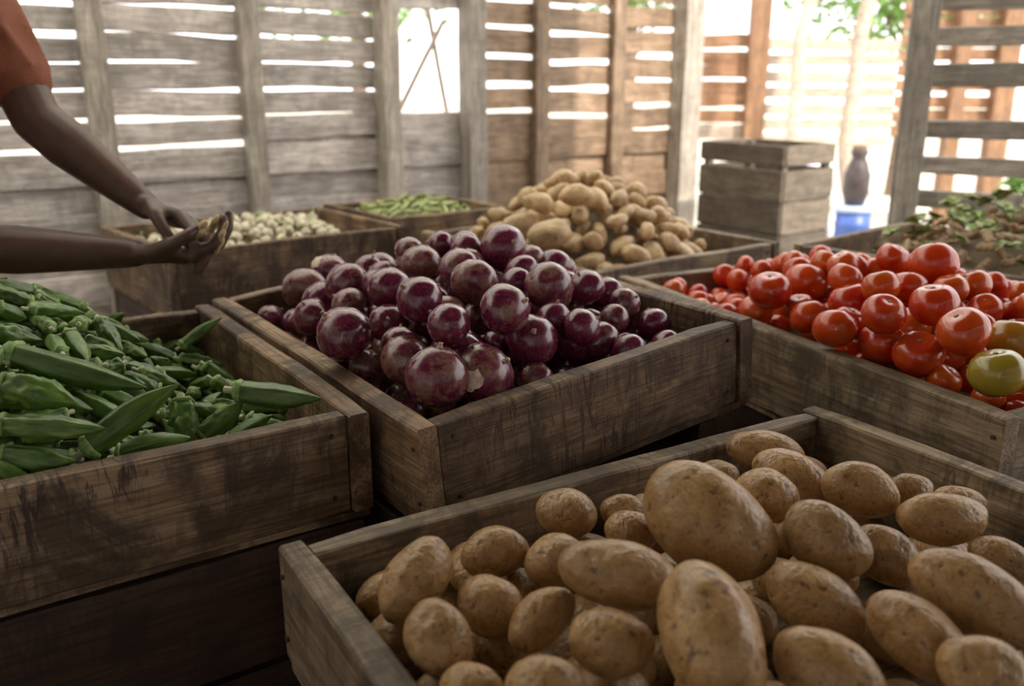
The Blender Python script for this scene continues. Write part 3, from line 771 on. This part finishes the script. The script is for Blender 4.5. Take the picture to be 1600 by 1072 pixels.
# ---- red onions
ON = [onion_meshes(i) for i in range(6)]
n_floor = lambda u, v: -.112
pn = Pile(onion_m, NW, ND, n_floor, T1); padding(onion_c, pn, n_floor); pn.pad = 1.06
on_h = mound(NW, ND, -.012, .12, .54, .50, 1.0, 1.12, 1.0)
def on_gen(rg):
    r = rg.uniform(.031, .040); return randrot(rg, 1.3), (r, r, r * .9), {}
ON_H = [
 (960, 498, 48, 'small onion at the right board of the onion crate'), (836, 592, 58, 'dull low onion against the front board'), (570, 576, 58, 'shaded low onion against the left board'),
 (775, 540, 46, 'small pale onion wedged in the middle of the heap'), (511, 424, 58, 'onion behind the leftmost big one, at the back board'),
 (865, 498, 58, 'brownish small onion below the striped one'), (488, 496, 60, 'purple onion at the left board behind the big dark one'), (545, 477, 60, 'flat onion with a brown ridge near the left side'),
 (605, 504, 62, 'magenta ribbed onion left of the heap centre'), (625, 537, 62, 'onion with a pale tip behind the striped brown one'), (477, 454, 72, 'leftmost large glossy onion near the back left corner'),
 (543, 444, 70, 'brownish onion right of the leftmost large one'), (609, 452, 70, 'shiny purple onion half way up the left slope'), (909, 517, 64, 'onion tucked behind the bright one near the right board'),
 (633, 563, 78, 'brown striped onion behind the front left one'), (714, 535, 66, 'onion with frayed brown skin in the central row'), (723, 556, 76, 'purple onion with pale sheen just behind the front magenta one'),
 (538, 523, 86, 'big dark brown purple onion beside the left board'), (831, 537, 86, 'mottled onion with rough skin near the front right'), (935, 541, 82, 'shining purple onion near the right end of the front board'),
 (642, 602, 96, 'large brownish onion at the front left corner'), (757, 591, 98, 'large bright magenta onion with torn white skin at the front'),
 (695, 492, 66, 'onion third in the row climbing the heap'), (655, 468, 72, 'dark onion on the left slope below the bright magenta one'), (702, 514, 66, 'onion second in the row climbing the heap'),
 (916, 449, 62, 'pointed onion by the right board at the back'), (858, 449, 80, 'brown striped onion with bright glints on the right slope'), (789, 485, 80, 'large glossy purple onion right of the heap centre'),
 (688, 383, 48, 'small onion behind the top of the heap'), (727, 382, 48, 'small purple onion just left of the topmost one'), (640, 393, 48, 'small onion on the far left slope'),
 (659, 414, 70, 'bright magenta onion left of the summit'), (719, 421, 68, 'purple onion just below the summit'), (742, 441, 76, 'tan skinned onion in front near the summit'), (787, 388, 78, 'topmost dark purple onion crowning the heap'),
]
pn.fill(lambda u, v: max(-.068, on_h(u, v) - .066), on_gen, 150, slack=.0)
for x, y, d, lab in ON_H:
    rr = randrot(rnd, 1.2)
    pn.hero(x, y, (lambda t, d=d, rr=rr: (rr, (d * t / F_PX / 2 * 1.02, d * t / F_PX / 2 * 1.02, d * t / F_PX / 2 * .92))), {'label': lab}, on_h)
pn.fill(lambda u, v: on_h(u, v) - .012, on_gen, 70, slack=.0)
lb = pile_labels(pn, 'red onion', 'the onion crate', True)
for k, it in enumerate(pn.items):
    b, nk, rt, sk = ON[k % 6]; lab = it[5].get('label'); kids = [('neck', nk), ('roots', rt)]
    if lab and ('torn' in lab or k % 13 == 0): kids.append(('loose_skin', sk))
    place(pn, it, 'red_onion', b, kids, lb[k], 'onion', 'red onions in the tilted crate')

# ---- tomatoes
TOM = [tomato_meshes(i) for i in range(6)]
for t_ in TOM: t_[0].materials.append(M['tomato'])
t_h = mound(TW, TD, -.005, .12, .52, .46, 1.12, .92, 1.0)
t_floor = lambda u, v: max(-.155, t_h(u, v) - .112)
pt = Pile(tom_m, TW, TD, t_floor, T1); padding(tom_c, pt, t_floor)
def tm_gen(rg):
    r = rg.uniform(.026, .034); return randrot(rg, 1.5), (r, r, r * .88), {}
pt.fill(lambda u, v: t_h(u, v) - .05, tm_gen, 210)
TM_H = [
 (1544, 622, 54, 'orange tomato under the green one at the front'), (1474, 594, 58, 'deep orange tomato sunk beside the left board'), (1480, 553, 62, 'orange tomato sunk behind the frontmost red one'),
 (1250, 481, 50, 'orange tomato sunk behind the left edge row'), (1325, 502, 52, 'orange tomato low between two larger ones'), (1178, 487, 56, 'leftmost tomato of the row along the left board'),
 (1227, 500, 60, 'second tomato from the left in the edge row'), (1282, 516, 66, 'third tomato in the row along the left board'), (1342, 542, 76, 'broad orange tomato in the edge row'), (1413, 561, 78, 'frontmost round red tomato at the left board'),
 (1203, 454, 64, 'red tomato behind the leftmost edge row'), (1259, 442, 70, 'large bright red tomato left of the heap'), (1329, 477, 72, 'orange tomato with broad shine half way up'), (1380, 495, 66, 'orange tomato leaning on a heart shaped one'),
 (1419, 516, 74, 'large orange tomato in the middle of the front slope'), (1505, 520, 80, 'lobed orange tomato right of the middle'), (1542, 585, 84, 'green and yellow unripe tomato at the front'), (1580, 531, 80, 'half ripe orange tomato with a yellow green blush'),
 (1321, 436, 56, 'red tomato with a pale stem scar on the left slope'), (1376, 448, 58, 'round orange red tomato on the upper slope'), (1420, 450, 60, 'pinkish red tomato below the summit'), (1485, 452, 56, 'orange tomato right below the summit'),
 (1520, 446, 60, 'flattened orange tomato on the right slope'), (1460, 476, 74, 'glossy red tomato in the centre of the heap'), (1246, 422, 48, 'red tomato on the far left of the heap'), (1290, 412, 48, 'red tomato at the far side of the heap'), (1317, 415, 50, 'small red tomato among the far ones'),
 (1395, 404, 54, 'red tomato near the top of the far side'), (1458, 416, 78, 'large red tomato at the summit of the heap'),
]
for x, y, d, lab in TM_H:
    rr = randrot(rnd, .5)
    pt.hero(x, y, (lambda t, d=d, rr=rr: (rr, (d * t / F_PX / 2, d * t / F_PX / 2, d * t / F_PX / 2 * .9))), {'label': lab}, t_h)
pt.fill(lambda u, v: t_h(u, v) - .008, tm_gen, 80)
lb = pile_labels(pt, 'tomato', 'the tomato crate', True)
for k, it in enumerate(pt.items):
    b, sc = TOM[k % 6]; lab = it[5].get('label'); mt_ = None
    if lab and 'unripe' in lab: mt_ = M['tomato_green']
    elif lab and 'half ripe' in lab: mt_ = M['tomato_turning']
    place(pt, it, 'tomato', b, [('stem_scar', sc)], lb[k], 'tomato', 'tomatoes in the grey crate', mat=mt_)

# ---- okra
OK = [okra_meshes(i) for i in range(8)]
o_h = mound(OW, OD, -.018, .205, .2, .72, .84, .72, 1.0)
o_floor = lambda u, v: max(-.145, o_h(u, v) - .10)
po = Pile(okra_m, OW, OD, o_floor, T1, .005); padding(okra_c, po, o_floor); po.pad = 1.22
def ok_gen(rg):
    L = rg.uniform(.034, .052); r = rg.uniform(.0115, .0155)
    yaw = rg.gauss(R(-25), R(45)) + (math.pi if rg.random() < .5 else 0)
    return np.array(Matrix.Rotation(yaw, 3, 'Z')), (L, r, r), {'follow': True}
po.fill(lambda u, v: o_h(u, v) - .03, ok_gen, 290, tries=24, xmin=-170); po.pad = 1.0
OK_H = [
 (60, 715, 125, 46, 5, 'dark okra pod lying low in the front left corner'), (240, 700, 120, 40, -15, 'okra pod lying low along the front board'), (60, 617, 130, 52, 12, 'blunt okra pod at the left edge of the picture'), (80, 668, 175, 42, 2, 'straight level okra pod near the front board'),
 (345, 655, 90, 36, -40, 'short okra pod tilted up by the front board'), (287, 660, 78, 44, 75, 'stubby okra pod standing behind the front board'), (440, 615, 135, 40, 5, 'okra pod with a long stem lying by the right board'), (205, 653, 160, 46, -38, 'fat okra pod lying diagonally at the front'), (118, 580, 245, 46, 14, 'longest okra pod lying across the front'),
 (375, 510, 72, 18, -38, 'thin okra pod hanging over the right board')]
for x, y, L, Wd, ph, lab in OK_H:
    po.hero(x, y, po.lay(L, Wd, ph, .4), {'label': lab}, lambda u, v: o_h(u, v) + .005)
lb = pile_labels(po, 'okra pod', 'the okra crate', True)
for k, it in enumerate(po.items):
    b, c_, st = OK[k % 8]; lab = it[5].get('label')
    place(po, it, 'okra_pod', b, [('cap', c_), ('stem', st)], lb[k], 'okra', 'okra pods in the crate')

# ---- pale potatoes behind
PB = [blob_mesh(20 + i, 3, .10, 1.3, (1, 1, 1), dents=6) for i in range(6)]
for m_ in PB: m_.materials.append(M['potato_back'])
b_h = mound(BW, BD, -.04, .265, .44, .50, .98, .98, 1.0)
b_floor = lambda u, v: max(-.14, b_h(u, v) - .12)
pbk = Pile(bpot_m, BW, BD, b_floor, .03, .007); padding(bpot_c, pbk, b_floor)
def pb_gen(rg):
    a = rg.uniform(.036, .058); return randrot(rg, .3), (a, a * rg.uniform(.55, .75), a * rg.uniform(.52, .66)), {'follow': True}
pbk.fill(lambda u, v: b_h(u, v) - .03, pb_gen, 265, tries=22)
for x, y, L, Wd, ph, lab in ((852, 367, 76, 52, -12, 'largest pale potato on the near slope of the far heap'), (812, 350, 62, 38, -8, 'pale potato just above the largest one of the far heap'), (900, 305, 60, 38, 0, 'topmost pale potato of the far heap'), (845, 318, 55, 36, 20, 'pale potato left of the far heap summit')):
    pbk.hero(x, y, pbk.lay(L, Wd, ph), {'label': lab}, b_h)
lb = pile_labels(pbk, 'pale potato', 'the far potato crate')
for k, it in enumerate(pbk.items):
    place(pbk, it, 'potato', PB[k % 6], [], lb[k], 'potato', 'pale potatoes in the far crate')

# ---- garlic with green stalks, beans, leafy greens
GA = [garlic_meshes(i) for i in range(3)]
g_h = mound(GW, GD, -.06, .085, .55, .8, .8, 1.1, 1.0); g_floor = lambda u, v: max(-.17, g_h(u, v) - .06)
pg = Pile(gar_m, GW, GD, g_floor, .026, .008); padding(gar_c, pg, g_floor); pg.pad = 1.9
def ga_gen(rg): r = rg.uniform(.019, .026); return randrot(rg, 1.4), (r, r, r), {}
pg.fill(lambda u, v: g_h(u, v) - .018, ga_gen, 170, tries=14)
lb = pile_labels(pg, 'garlic bulb', 'the garlic crate')
for k, it in enumerate(pg.items):
    b, st = GA[k % 3]; place(pg, it, 'garlic_bulb', b, [('stalk', st)], lb[k], 'garlic', 'garlic bulbs in the crate')
BE = [okra_meshes(40 + i)[0].copy() for i in range(4)]
for m_ in BE: m_.materials.clear(); m_.materials.append(M['bean'])
e_h = mound(EW, ED, -.03, .075, .5, .5, 1, 1, 1); e_floor = lambda u, v: max(-.13, e_h(u, v) - .05)
pe = Pile(bean_m, EW, ED, e_floor, .024, .006); padding(bean_c, pe, e_floor)
def be_gen(rg): return np.array(Matrix.Rotation(rg.uniform(0, 6.28), 3, 'Z')), (rg.uniform(.035, .05), .0085, .0085), {'follow': True}
pe.fill(lambda u, v: e_h(u, v) - .01, be_gen, 170, tries=10)
lb = pile_labels(pe, 'green bean', 'the bean crate')
for k, it in enumerate(pe.items):
    place(pe, it, 'green_bean', BE[k % 4], [], lb[k], 'bean', 'beans in the far crate')
LC = [leafclump_mesh(i) for i in range(4)]
for m_ in LC: m_.materials.append(M['greens'])
GI = [ginger_mesh(i) for i in range(4)]
for m_ in GI: m_.materials.append(M['root_brown'])
r_h = mound(RW, RDp, -.05, .20, .62, .52, .95, .9, 1.0); r_floor = lambda u, v: max(-.13, r_h(u, v) - .11)
pr_ = Pile(rb_m, RW, RDp, r_floor, .028, .008); padding(rb_c, pr_, r_floor)
def gi_gen(rg): a = rg.uniform(.035, .05); return randrot(rg, .4), (a, a * .75, a * .6), {'follow': True, 'k': 0}
def lc_gen(rg): a = rg.uniform(.04, .055); return randrot(rg, .5), (a, a, a * .55), {'k': 1}
pr_.fill(lambda u, v: r_h(u, v) - .03, gi_gen, 190, tries=16)
pr_.fill(lambda u, v: r_h(u, v) + .04 if u > RW * .25 else -1, lc_gen, 150, tries=14)
lb = pile_labels(pr_, 'piece', 'the leafy greens crate')
for k, it in enumerate(pr_.items):
    if it[5]['k']: place(pr_, it, 'leafy_green', LC[k % 4], [], lb[k].replace('piece', 'leafy bunch'), 'greens', 'leafy greens in the far crate')
    else: place(pr_, it, 'ginger_root', GI[k % 4], [], lb[k].replace('piece', 'brown root'), 'root', 'brown roots in the far crate')

# ================================================================== the person reaching over the okra
def capsule_chain(bm, pts, rads, seg=14):
    """Spheres at the joints and tapered cones between them; the voxel remesh fuses them into one surface."""
    for k, (p, r) in enumerate(zip(pts, rads)):
        bmesh.ops.create_icosphere(bm, subdivisions=2, radius=r, matrix=Matrix.Translation(p))
    for k in range(len(pts) - 1):
        a, b = Vector(pts[k]), Vector(pts[k + 1]); d = b - a
        if d.length < 1e-4: continue
        m = Matrix.Translation((a + b) / 2) @ d.to_track_quat('Z', 'Y').to_matrix().to_4x4()
        bmesh.ops.create_cone(bm, cap_ends=True, segments=seg, radius1=rads[k], radius2=rads[k + 1], depth=d.length, matrix=m)
def ellipsoid(bm, c, rad, rot=None, sub=3):
    m = Matrix.Translation(c) @ (rot.to_4x4() if rot else Matrix.Identity(4)) @ Matrix.Diagonal((*rad, 1))
    bmesh.ops.create_icosphere(bm, subdivisions=sub, radius=1, matrix=m)
def fused(name, bm, mat, voxel, smooth_it, parent=None):
    me = bpy.data.meshes.new(name); bm.to_mesh(me); bm.free(); me.materials.append(mat)
    o = link(name, me, parent)
    r = o.modifiers.new('fuse', 'REMESH'); r.mode = 'VOXEL'; r.voxel_size = voxel; r.use_smooth_shade = True
    sm = o.modifiers.new('smooth', 'SMOOTH'); sm.factor = .5; sm.iterations = smooth_it
    return o
V = lambda *a: Vector(a)
AY = lambda x, y, Y: Vector(at_y(x, y, Y))
sh_f, el_f, wr_f = V(-1.13, 1.98, 1.42), AY(58, 188, 1.88), AY(228, 322, 1.86)
sh_n, el_n, wr_n = V(-1.22, 1.66, 1.26), AY(-50, 388, 1.66), AY(212, 396, 1.76)
pel, chest, neck, head = V(-1.45, 2.03, .93), V(-1.28, 1.86, 1.23), V(-1.18, 1.80, 1.45), V(-1.11, 1.78, 1.61)
def hand(bm0, wrist, fwd, nrm, curl, spread, flip, size=1.18):
    """Palm, four unequal curled fingers and a thumb leaving the side of the palm; nrm points out of the palm."""
    bm = bmesh.new(); home = wrist; wrist = V(0, 0, 0)
    f = fwd.normalized(); n = (nrm - f * nrm.dot(f)).normalized(); sd_ = f.cross(n) * flip; tips = []
    for k in range(4):
        off = (k - 1.5) * .0205; kn = wrist + f * (.090 - .005 * abs(k - 1)) + sd_ * off
        capsule_chain(bm, [wrist + f * .012 + sd_ * off * .55, wrist + f * .05 + sd_ * off * .9 + n * .003, kn], [.017, .0145, .0115])
        L = (.044, .050, .046, .036)[k]; p = kn; ang = 0; pts = [p]; rr = [.0108]
        for j, q in enumerate((1.0, .66, .5)):
            ang += curl[k] * (.75, 1.0, .7)[j]; d = (f * math.cos(ang) + n * math.sin(ang) + sd_ * spread * (k - 1.5) * (1 if j == 0 else .3)).normalized()
            p = p + d * L * q; pts.append(p); rr.append((.0098, .0088, .0076)[j])
        capsule_chain(bm, pts, rr); tips.append(p)
    b = wrist + f * .028 - sd_ * .026
    t1 = b + (f * .75 - sd_ * .62 + n * .35).normalized() * .042; t2 = t1 + (f * .85 + n * .62 - sd_ * .05).normalized() * .032; t3 = t2 + (f * .75 + n * .6 + sd_ * .35).normalized() * .026
    capsule_chain(bm, [b, t1, t2, t3], [.0165, .0125, .0105, .0088])
    me = bpy.data.meshes.new('hand'); bm.transform(Matrix.Translation(home) @ Matrix.Scale(size, 4)); bm.to_mesh(me); bm.free(); bm0.from_mesh(me); bpy.data.meshes.remove(me)
bm = bmesh.new()
capsule_chain(bm, [sh_f, sh_f.lerp(el_f, .5) + V(0, 0, .004), el_f], [.060, .054, .049]); capsule_chain(bm, [el_f, el_f.lerp(wr_f, .28), el_f.lerp(wr_f, .7), wr_f], [.048, .051, .039, .029])
capsule_chain(bm, [sh_n, sh_n.lerp(el_n, .5), el_n], [.060, .052, .046]); capsule_chain(bm, [el_n, el_n.lerp(wr_n, .28), el_n.lerp(wr_n, .7), wr_n], [.045, .048, .037, .028])
hold_c = AY(318, 372, 1.66)
hand(bm, wr_f, AY(298, 346, 1.83) - wr_f, V(.1, -.45, -.9), (.62, .66, .66, .6), .08, 1)
hand(bm, wr_n, AY(300, 402, 1.79) - wr_n, V(-.1, .25, 1), (.62, .66, .68, .7), .10, -1)
spine = [pel, pel.lerp(chest, .5) + V(-.02, .01, 0), chest, chest.lerp(neck, .7)]
for p, r in zip(spine, ((.155, .12, .13), (.145, .105, .14), (.17, .12, .15), (.15, .085, .07))):
    ellipsoid(bm, p, (r[1], r[0], r[2]))
capsule_chain(bm, [chest.lerp(neck, .7), sh_f], [.07, .058]); capsule_chain(bm, [chest.lerp(neck, .7), sh_n], [.07, .058])
capsule_chain(bm, [chest.lerp(neck, .5), neck, head + V(-.01, 0, -.05)], [.07, .056, .054])
hr = Matrix.Rotation(R(28), 3, 'Y')
ellipsoid(bm, head, (.092, .074, .108), hr); ellipsoid(bm, head + hr @ V(.030, 0, -.062), (.058, .054, .058), hr)
ellipsoid(bm, head + hr @ V(.094, 0, -.018), (.020, .015, .026), hr); ellipsoid(bm, head + hr @ V(.082, 0, -.062), (.018, .026, .013), hr)
for sg in (-1, 1): ellipsoid(bm, head + hr @ V(-.004, .076 * sg, -.012), (.018, .010, .032), hr)
hips = [pel + V(.02, .085, -.04), pel + V(-.02, -.085, -.04)]; feet = [V(-1.49, 2.19, .05), V(-1.59, 1.89, .05)]
for hp, ft in zip(hips, feet):
    kn = hp.lerp(ft, .5) + V(.04, 0, .02)
    capsule_chain(bm, [hp, kn, kn.lerp(ft, .35), ft + V(0, 0, .03)], [.088, .058, .054, .040])
    ellipsoid(bm, ft + V(.055, 0, -.012), (.125, .045, .036)); 
person = fused('person', bm, M['skin'], .0052, 5)
tag(person, 'person in a rust orange shirt reaching bare arms over the okra crate', 'person')
bm = bmesh.new()
for p, r in zip(spine, ((.172, .14, .13), (.165, .13, .15), (.187, .138, .155), (.16, .10, .075))): ellipsoid(bm, p, (r[1], r[0], r[2]))
for a, b in ((sh_f, el_f), (sh_n, el_n)):
    capsule_chain(bm, [chest.lerp(neck, .7), a], [.085, .074])
    c0 = a.lerp(b, .74); capsule_chain(bm, [a, a.lerp(b, .4), c0], [.075, .069, .067])
    dd = (b - a).normalized()
    for k in range(7):      # soft folds around the hem
        an = k * .9; sd_ = dd.orthogonal().normalized(); oo = Matrix.Rotation(an, 3, dd) @ sd_
        capsule_chain(bm, [a.lerp(b, .2) + oo * .062, a.lerp(b, .5) + Matrix.Rotation(.3, 3, dd) @ oo * .066, c0 + oo * .060], [.012, .013, .012], 8)
shirt = fused('shirt', bm, M['shirt'], .008, 4, person); shirt['label'] = 'rust orange short sleeved shirt'
bm = bmesh.new(); ellipsoid(bm, pel + V(0, 0, -.03), (.15, .18, .12))
for hp, ft in zip(hips, feet):
    kn = hp.lerp(ft, .5) + V(.04, 0, .02); capsule_chain(bm, [hp, kn, ft + V(0, 0, .09)], [.108, .082, .068])
tr = fused('trousers', bm, M['trousers'], .012, 4, person); tr['label'] = 'dark trousers'
bm = bmesh.new(); ellipsoid(bm, head + hr @ V(-.016, 0, .028), (.094, .082, .094), hr)
hair_o = fused('hair', bm, M['hair'], .008, 2, person)
for sg in (-1, 1):
    e = link('eye', blob_mesh(3, 2, 0), person, simple('eye_white', (.5, .45, .4), .2)); e.location = head + hr @ V(.084, .031 * sg, .002); e.scale = (.010, .013, .009)
for k, (x, y, Y, ph, L, lab) in enumerate(((305, 366, 1.765, -30, .040, 'yellowish root gripped in the hands, nearest the wrist'), (328, 360, 1.80, -45, .044, 'yellowish root in the middle of the gripped bunch'), (346, 372, 1.775, -55, .036, 'yellowish root at the finger tips of the hands'))):
    if k == 0: GY = [ginger_mesh(30 + i) for i in range(3)]; [m_.materials.append(M['ginger']) for m_ in GY]
    o = link('ginger_root', GY[k]); o.location = AY(x, y, Y); o.rotation_euler = (R(40), R(ph), R(-30)); o.scale = (L, L * .62, L * .55); tag(o, lab, 'root', 'roots held in the hands')

# ================================================================== outside the shed
shed = empty('shed', (0, 8.0, 0)); tag(shed, 'sunlit plank shed standing across the yard', 'shed')
def sx(px, Y=8.0): return (px - 800) / F_PX * (Y * CP)
def sz(py, Y=8.0): return CAM_H - (py - 130) / F_PX * Y * .99
def shed_planks(x0, x1, py0, py1, n, gap, mat, seed, skip=()):
    z1, z0 = sz(py0), sz(py1); pitch = (z1 - z0) / n
    for k in range(n):
        if k in skip: continue
        h = pitch * (1 - gap); z = z0 + pitch * (k + .5)
        board('plank', (sx(x0), 0, z), (sx(x1), 0, z + (.01 if k % 2 else -.012)), .025, h, mat, shed, seed + k % 4, seg=4, wob=.006)
shed_planks(1060, 1172, 60, 188, 6, .10, M['orange'], 801)
shed_planks(1060, 1172, 186, 214, 1, .2, M['pale_wood'], 806)  # lit lower edge, painted as a paler board
shed_planks(1172, 1400, 62, 226, 7, .30, M['pale_wood'], 811)  # sunlit stretch of the shed, its brightness put into the board colour
shed_planks(1400, 1565, -10, 212, 10, .22, M['orange'], 821)
shed_planks(1172, 1400, -30, -4, 1, .2, M['orange'], 831)
for px, m_, w_ in ((1178, 'orange', .16), (1490, 'orange', .12), (1562, 'orange', .17), (1060, 'orange', .14)):
    board('post', (sx(px), -.06, 0), (sx(px), -.06, 2.3), .12, w_, M[m_], shed, 840 + px, roll=R(90), seg=8)
def pole(px0, bends, label, mat, r=.055):
    vs_, fs = [], []; N = 22
    for i in range(N + 1):
        z = 2.35 * i / N; x = sx(px0, 7.2) + sum(a * math.sin(z * f_ + p_) for a, f_, p_ in bends); rr = r * (1.15 - .25 * i / N)
        for j in range(10): a = .628 * j; vs_.append((x + rr * math.cos(a), 7.2 + rr * math.sin(a), z))
    for i in range(N):
        for j in range(10): a, b = i * 10 + j, i * 10 + (j + 1) % 10; fs.append((a, b, b + 10, a + 10))
    fs.append(tuple(N * 10 + j for j in range(10)))
    o = link('pole', mesh_from(vs_, fs, 'pole'), None, mat); tag(o, label, 'pole', 'natural poles in the yard'); return o
pole(1252, ((.05, 3.2, 1.0), (.02, 7, 0)), 'crooked thin pole left of the two in front of the shed', M['pale_wood'])
pole(1345, ((.07, 2.4, 2.2), (.02, 6, 1)), 'bowed pale pole right of the two in front of the shed', M['pale_wood'], .06)
# drum, jar and sacks beyond the doorway
def lathe_obj(name, prof, mat, loc, parent=None, seg=28): 
    o = link(name, lathe(prof, seg, None, name), parent, mat); o.location = loc; return o
dx = sx(1355, 6.2)
drum = lathe_obj('drum', [(.10, 0), (.115, .02), (.118, .12), (.125, .13), (.118, .14), (.118, .27), (.125, .28), (.118, .29), (.115, .37)], M['blue'], (dx, 6.2, -.02)); tag(drum, 'blue plastic drum with a pale lid outside the doorway', 'drum')
lathe_obj('lid', [(.05, .372), (.125, .372), (.127, .40), (.118, .41), (.02, .412)], M['pale_blue'], (0, 0, 0), drum)
jar = lathe_obj('jar', [(.06, 0), (.085, .08), (.088, .2), (.06, .29), (.045, .32), (.06, .36), (.055, .37)], M['jar'], (dx, 6.2, .393)); tag(jar, 'dark clay jar standing on the blue drum', 'jar')
lathe_obj('stopper', [(.03, .355), (.05, .37), (.05, .40), (.02, .41)], M['bark'], (0, 0, 0), jar)
for k, (z, lab) in enumerate(((.155, 'white woven sack lying under another beside the drum'), (.515, 'white woven sack on top of another beside the drum'))):
    o = link('sack', blob_mesh(60 + k, 3, .09, 1.6, (1, 1, 1)), None, M['sack']); o.location = (sx(1308, 6.3) - .06, 6.5, z); o.scale = (.17, .22, .178); tag(o, lab, 'sack', 'sacks in the yard')
    tie = link('tied_end', ginger_mesh(5), o, M['sack']); tie.location = (-.95, 0, .1); tie.scale = (.2, .16, .16)
# trees and a bush
def leaves_mesh(n, cen, rad, seed, size):
    rg = random.Random(seed); vs_, fs = [], []
    for k in range(n):
        d = Vector((rg.gauss(0, 1), rg.gauss(0, 1), rg.gauss(0, 1))).normalized() * rg.uniform(.45, 1)
        p = Vector(cen) + Vector((d.x * rad[0], d.y * rad[1], d.z * rad[2])); q = Euler((rg.uniform(-1, 1), rg.uniform(-1, 1), rg.uniform(0, 6))).to_matrix(); L = size * rg.uniform(.7, 1.3); b = len(vs_)
        for a in ((0, 0, 0), (L * .5, L * .24, .02), (L, 0, -.03), (L * .5, -L * .24, .02)): vs_.append(tuple(p + q @ Vector(a)))
        fs += [(b, b + 1, b + 2), (b, b + 2, b + 3)]
    return mesh_from(vs_, fs, 'foliage')
def tree(name, x, y, h, cen, rad, n, seed, label, cat='tree', size=.13):
    t = empty(name, (x, y, -.02)); tag(t, label, cat)
    bm = bmesh.new(); capsule_chain(bm, [V(0, 0, 0), V(.05, 0, h * .5), V(0, .05, h)], [.11 * h / 3, .085 * h / 3, .05 * h / 3])
    rg = random.Random(seed)
    for k in range(6):
        c = V(*cen) + V(rg.uniform(-.7, .7) * rad[0], rg.uniform(-.7, .7) * rad[1], rg.uniform(-.5, .6) * rad[2]); capsule_chain(bm, [V(.02, 0, h * rg.uniform(.5, .95)), c], [.035 * h / 3, .012], 8)
    me = bpy.data.meshes.new('trunk'); bm.to_mesh(me); bm.free(); link('trunk', me, t, M['bark'])
    o = link('foliage', leaves_mesh(n, cen, rad, seed, size), t, M['leaf']); o['kind'] = 'stuff'; return t
tree('tree', 4.3, 10.2, 2.6, (0, 0, 2.5), (1.5, 1.2, 1.1), 2600, 1, 'leafy green tree behind the orange end of the shed')
tree('tree', 1.6, 13.0, 2.7, (0, 0, 2.75), (1.1, 1.0, .8), 1300, 2, 'thin leaved tree rising behind the pale planks of the shed')
tree('tree', -1.6, 9.5, 2.6, (0, 0, 2.4), (1.3, 1.0, .9), 700, 3, 'tree glimpsed through the gaps of the plank wall')
tree('bush', 3.25, 5.3, .35, (0, 0, .45), (.55, .4, .28), 900, 4, 'low green bush beyond the rails', 'bush', .09)
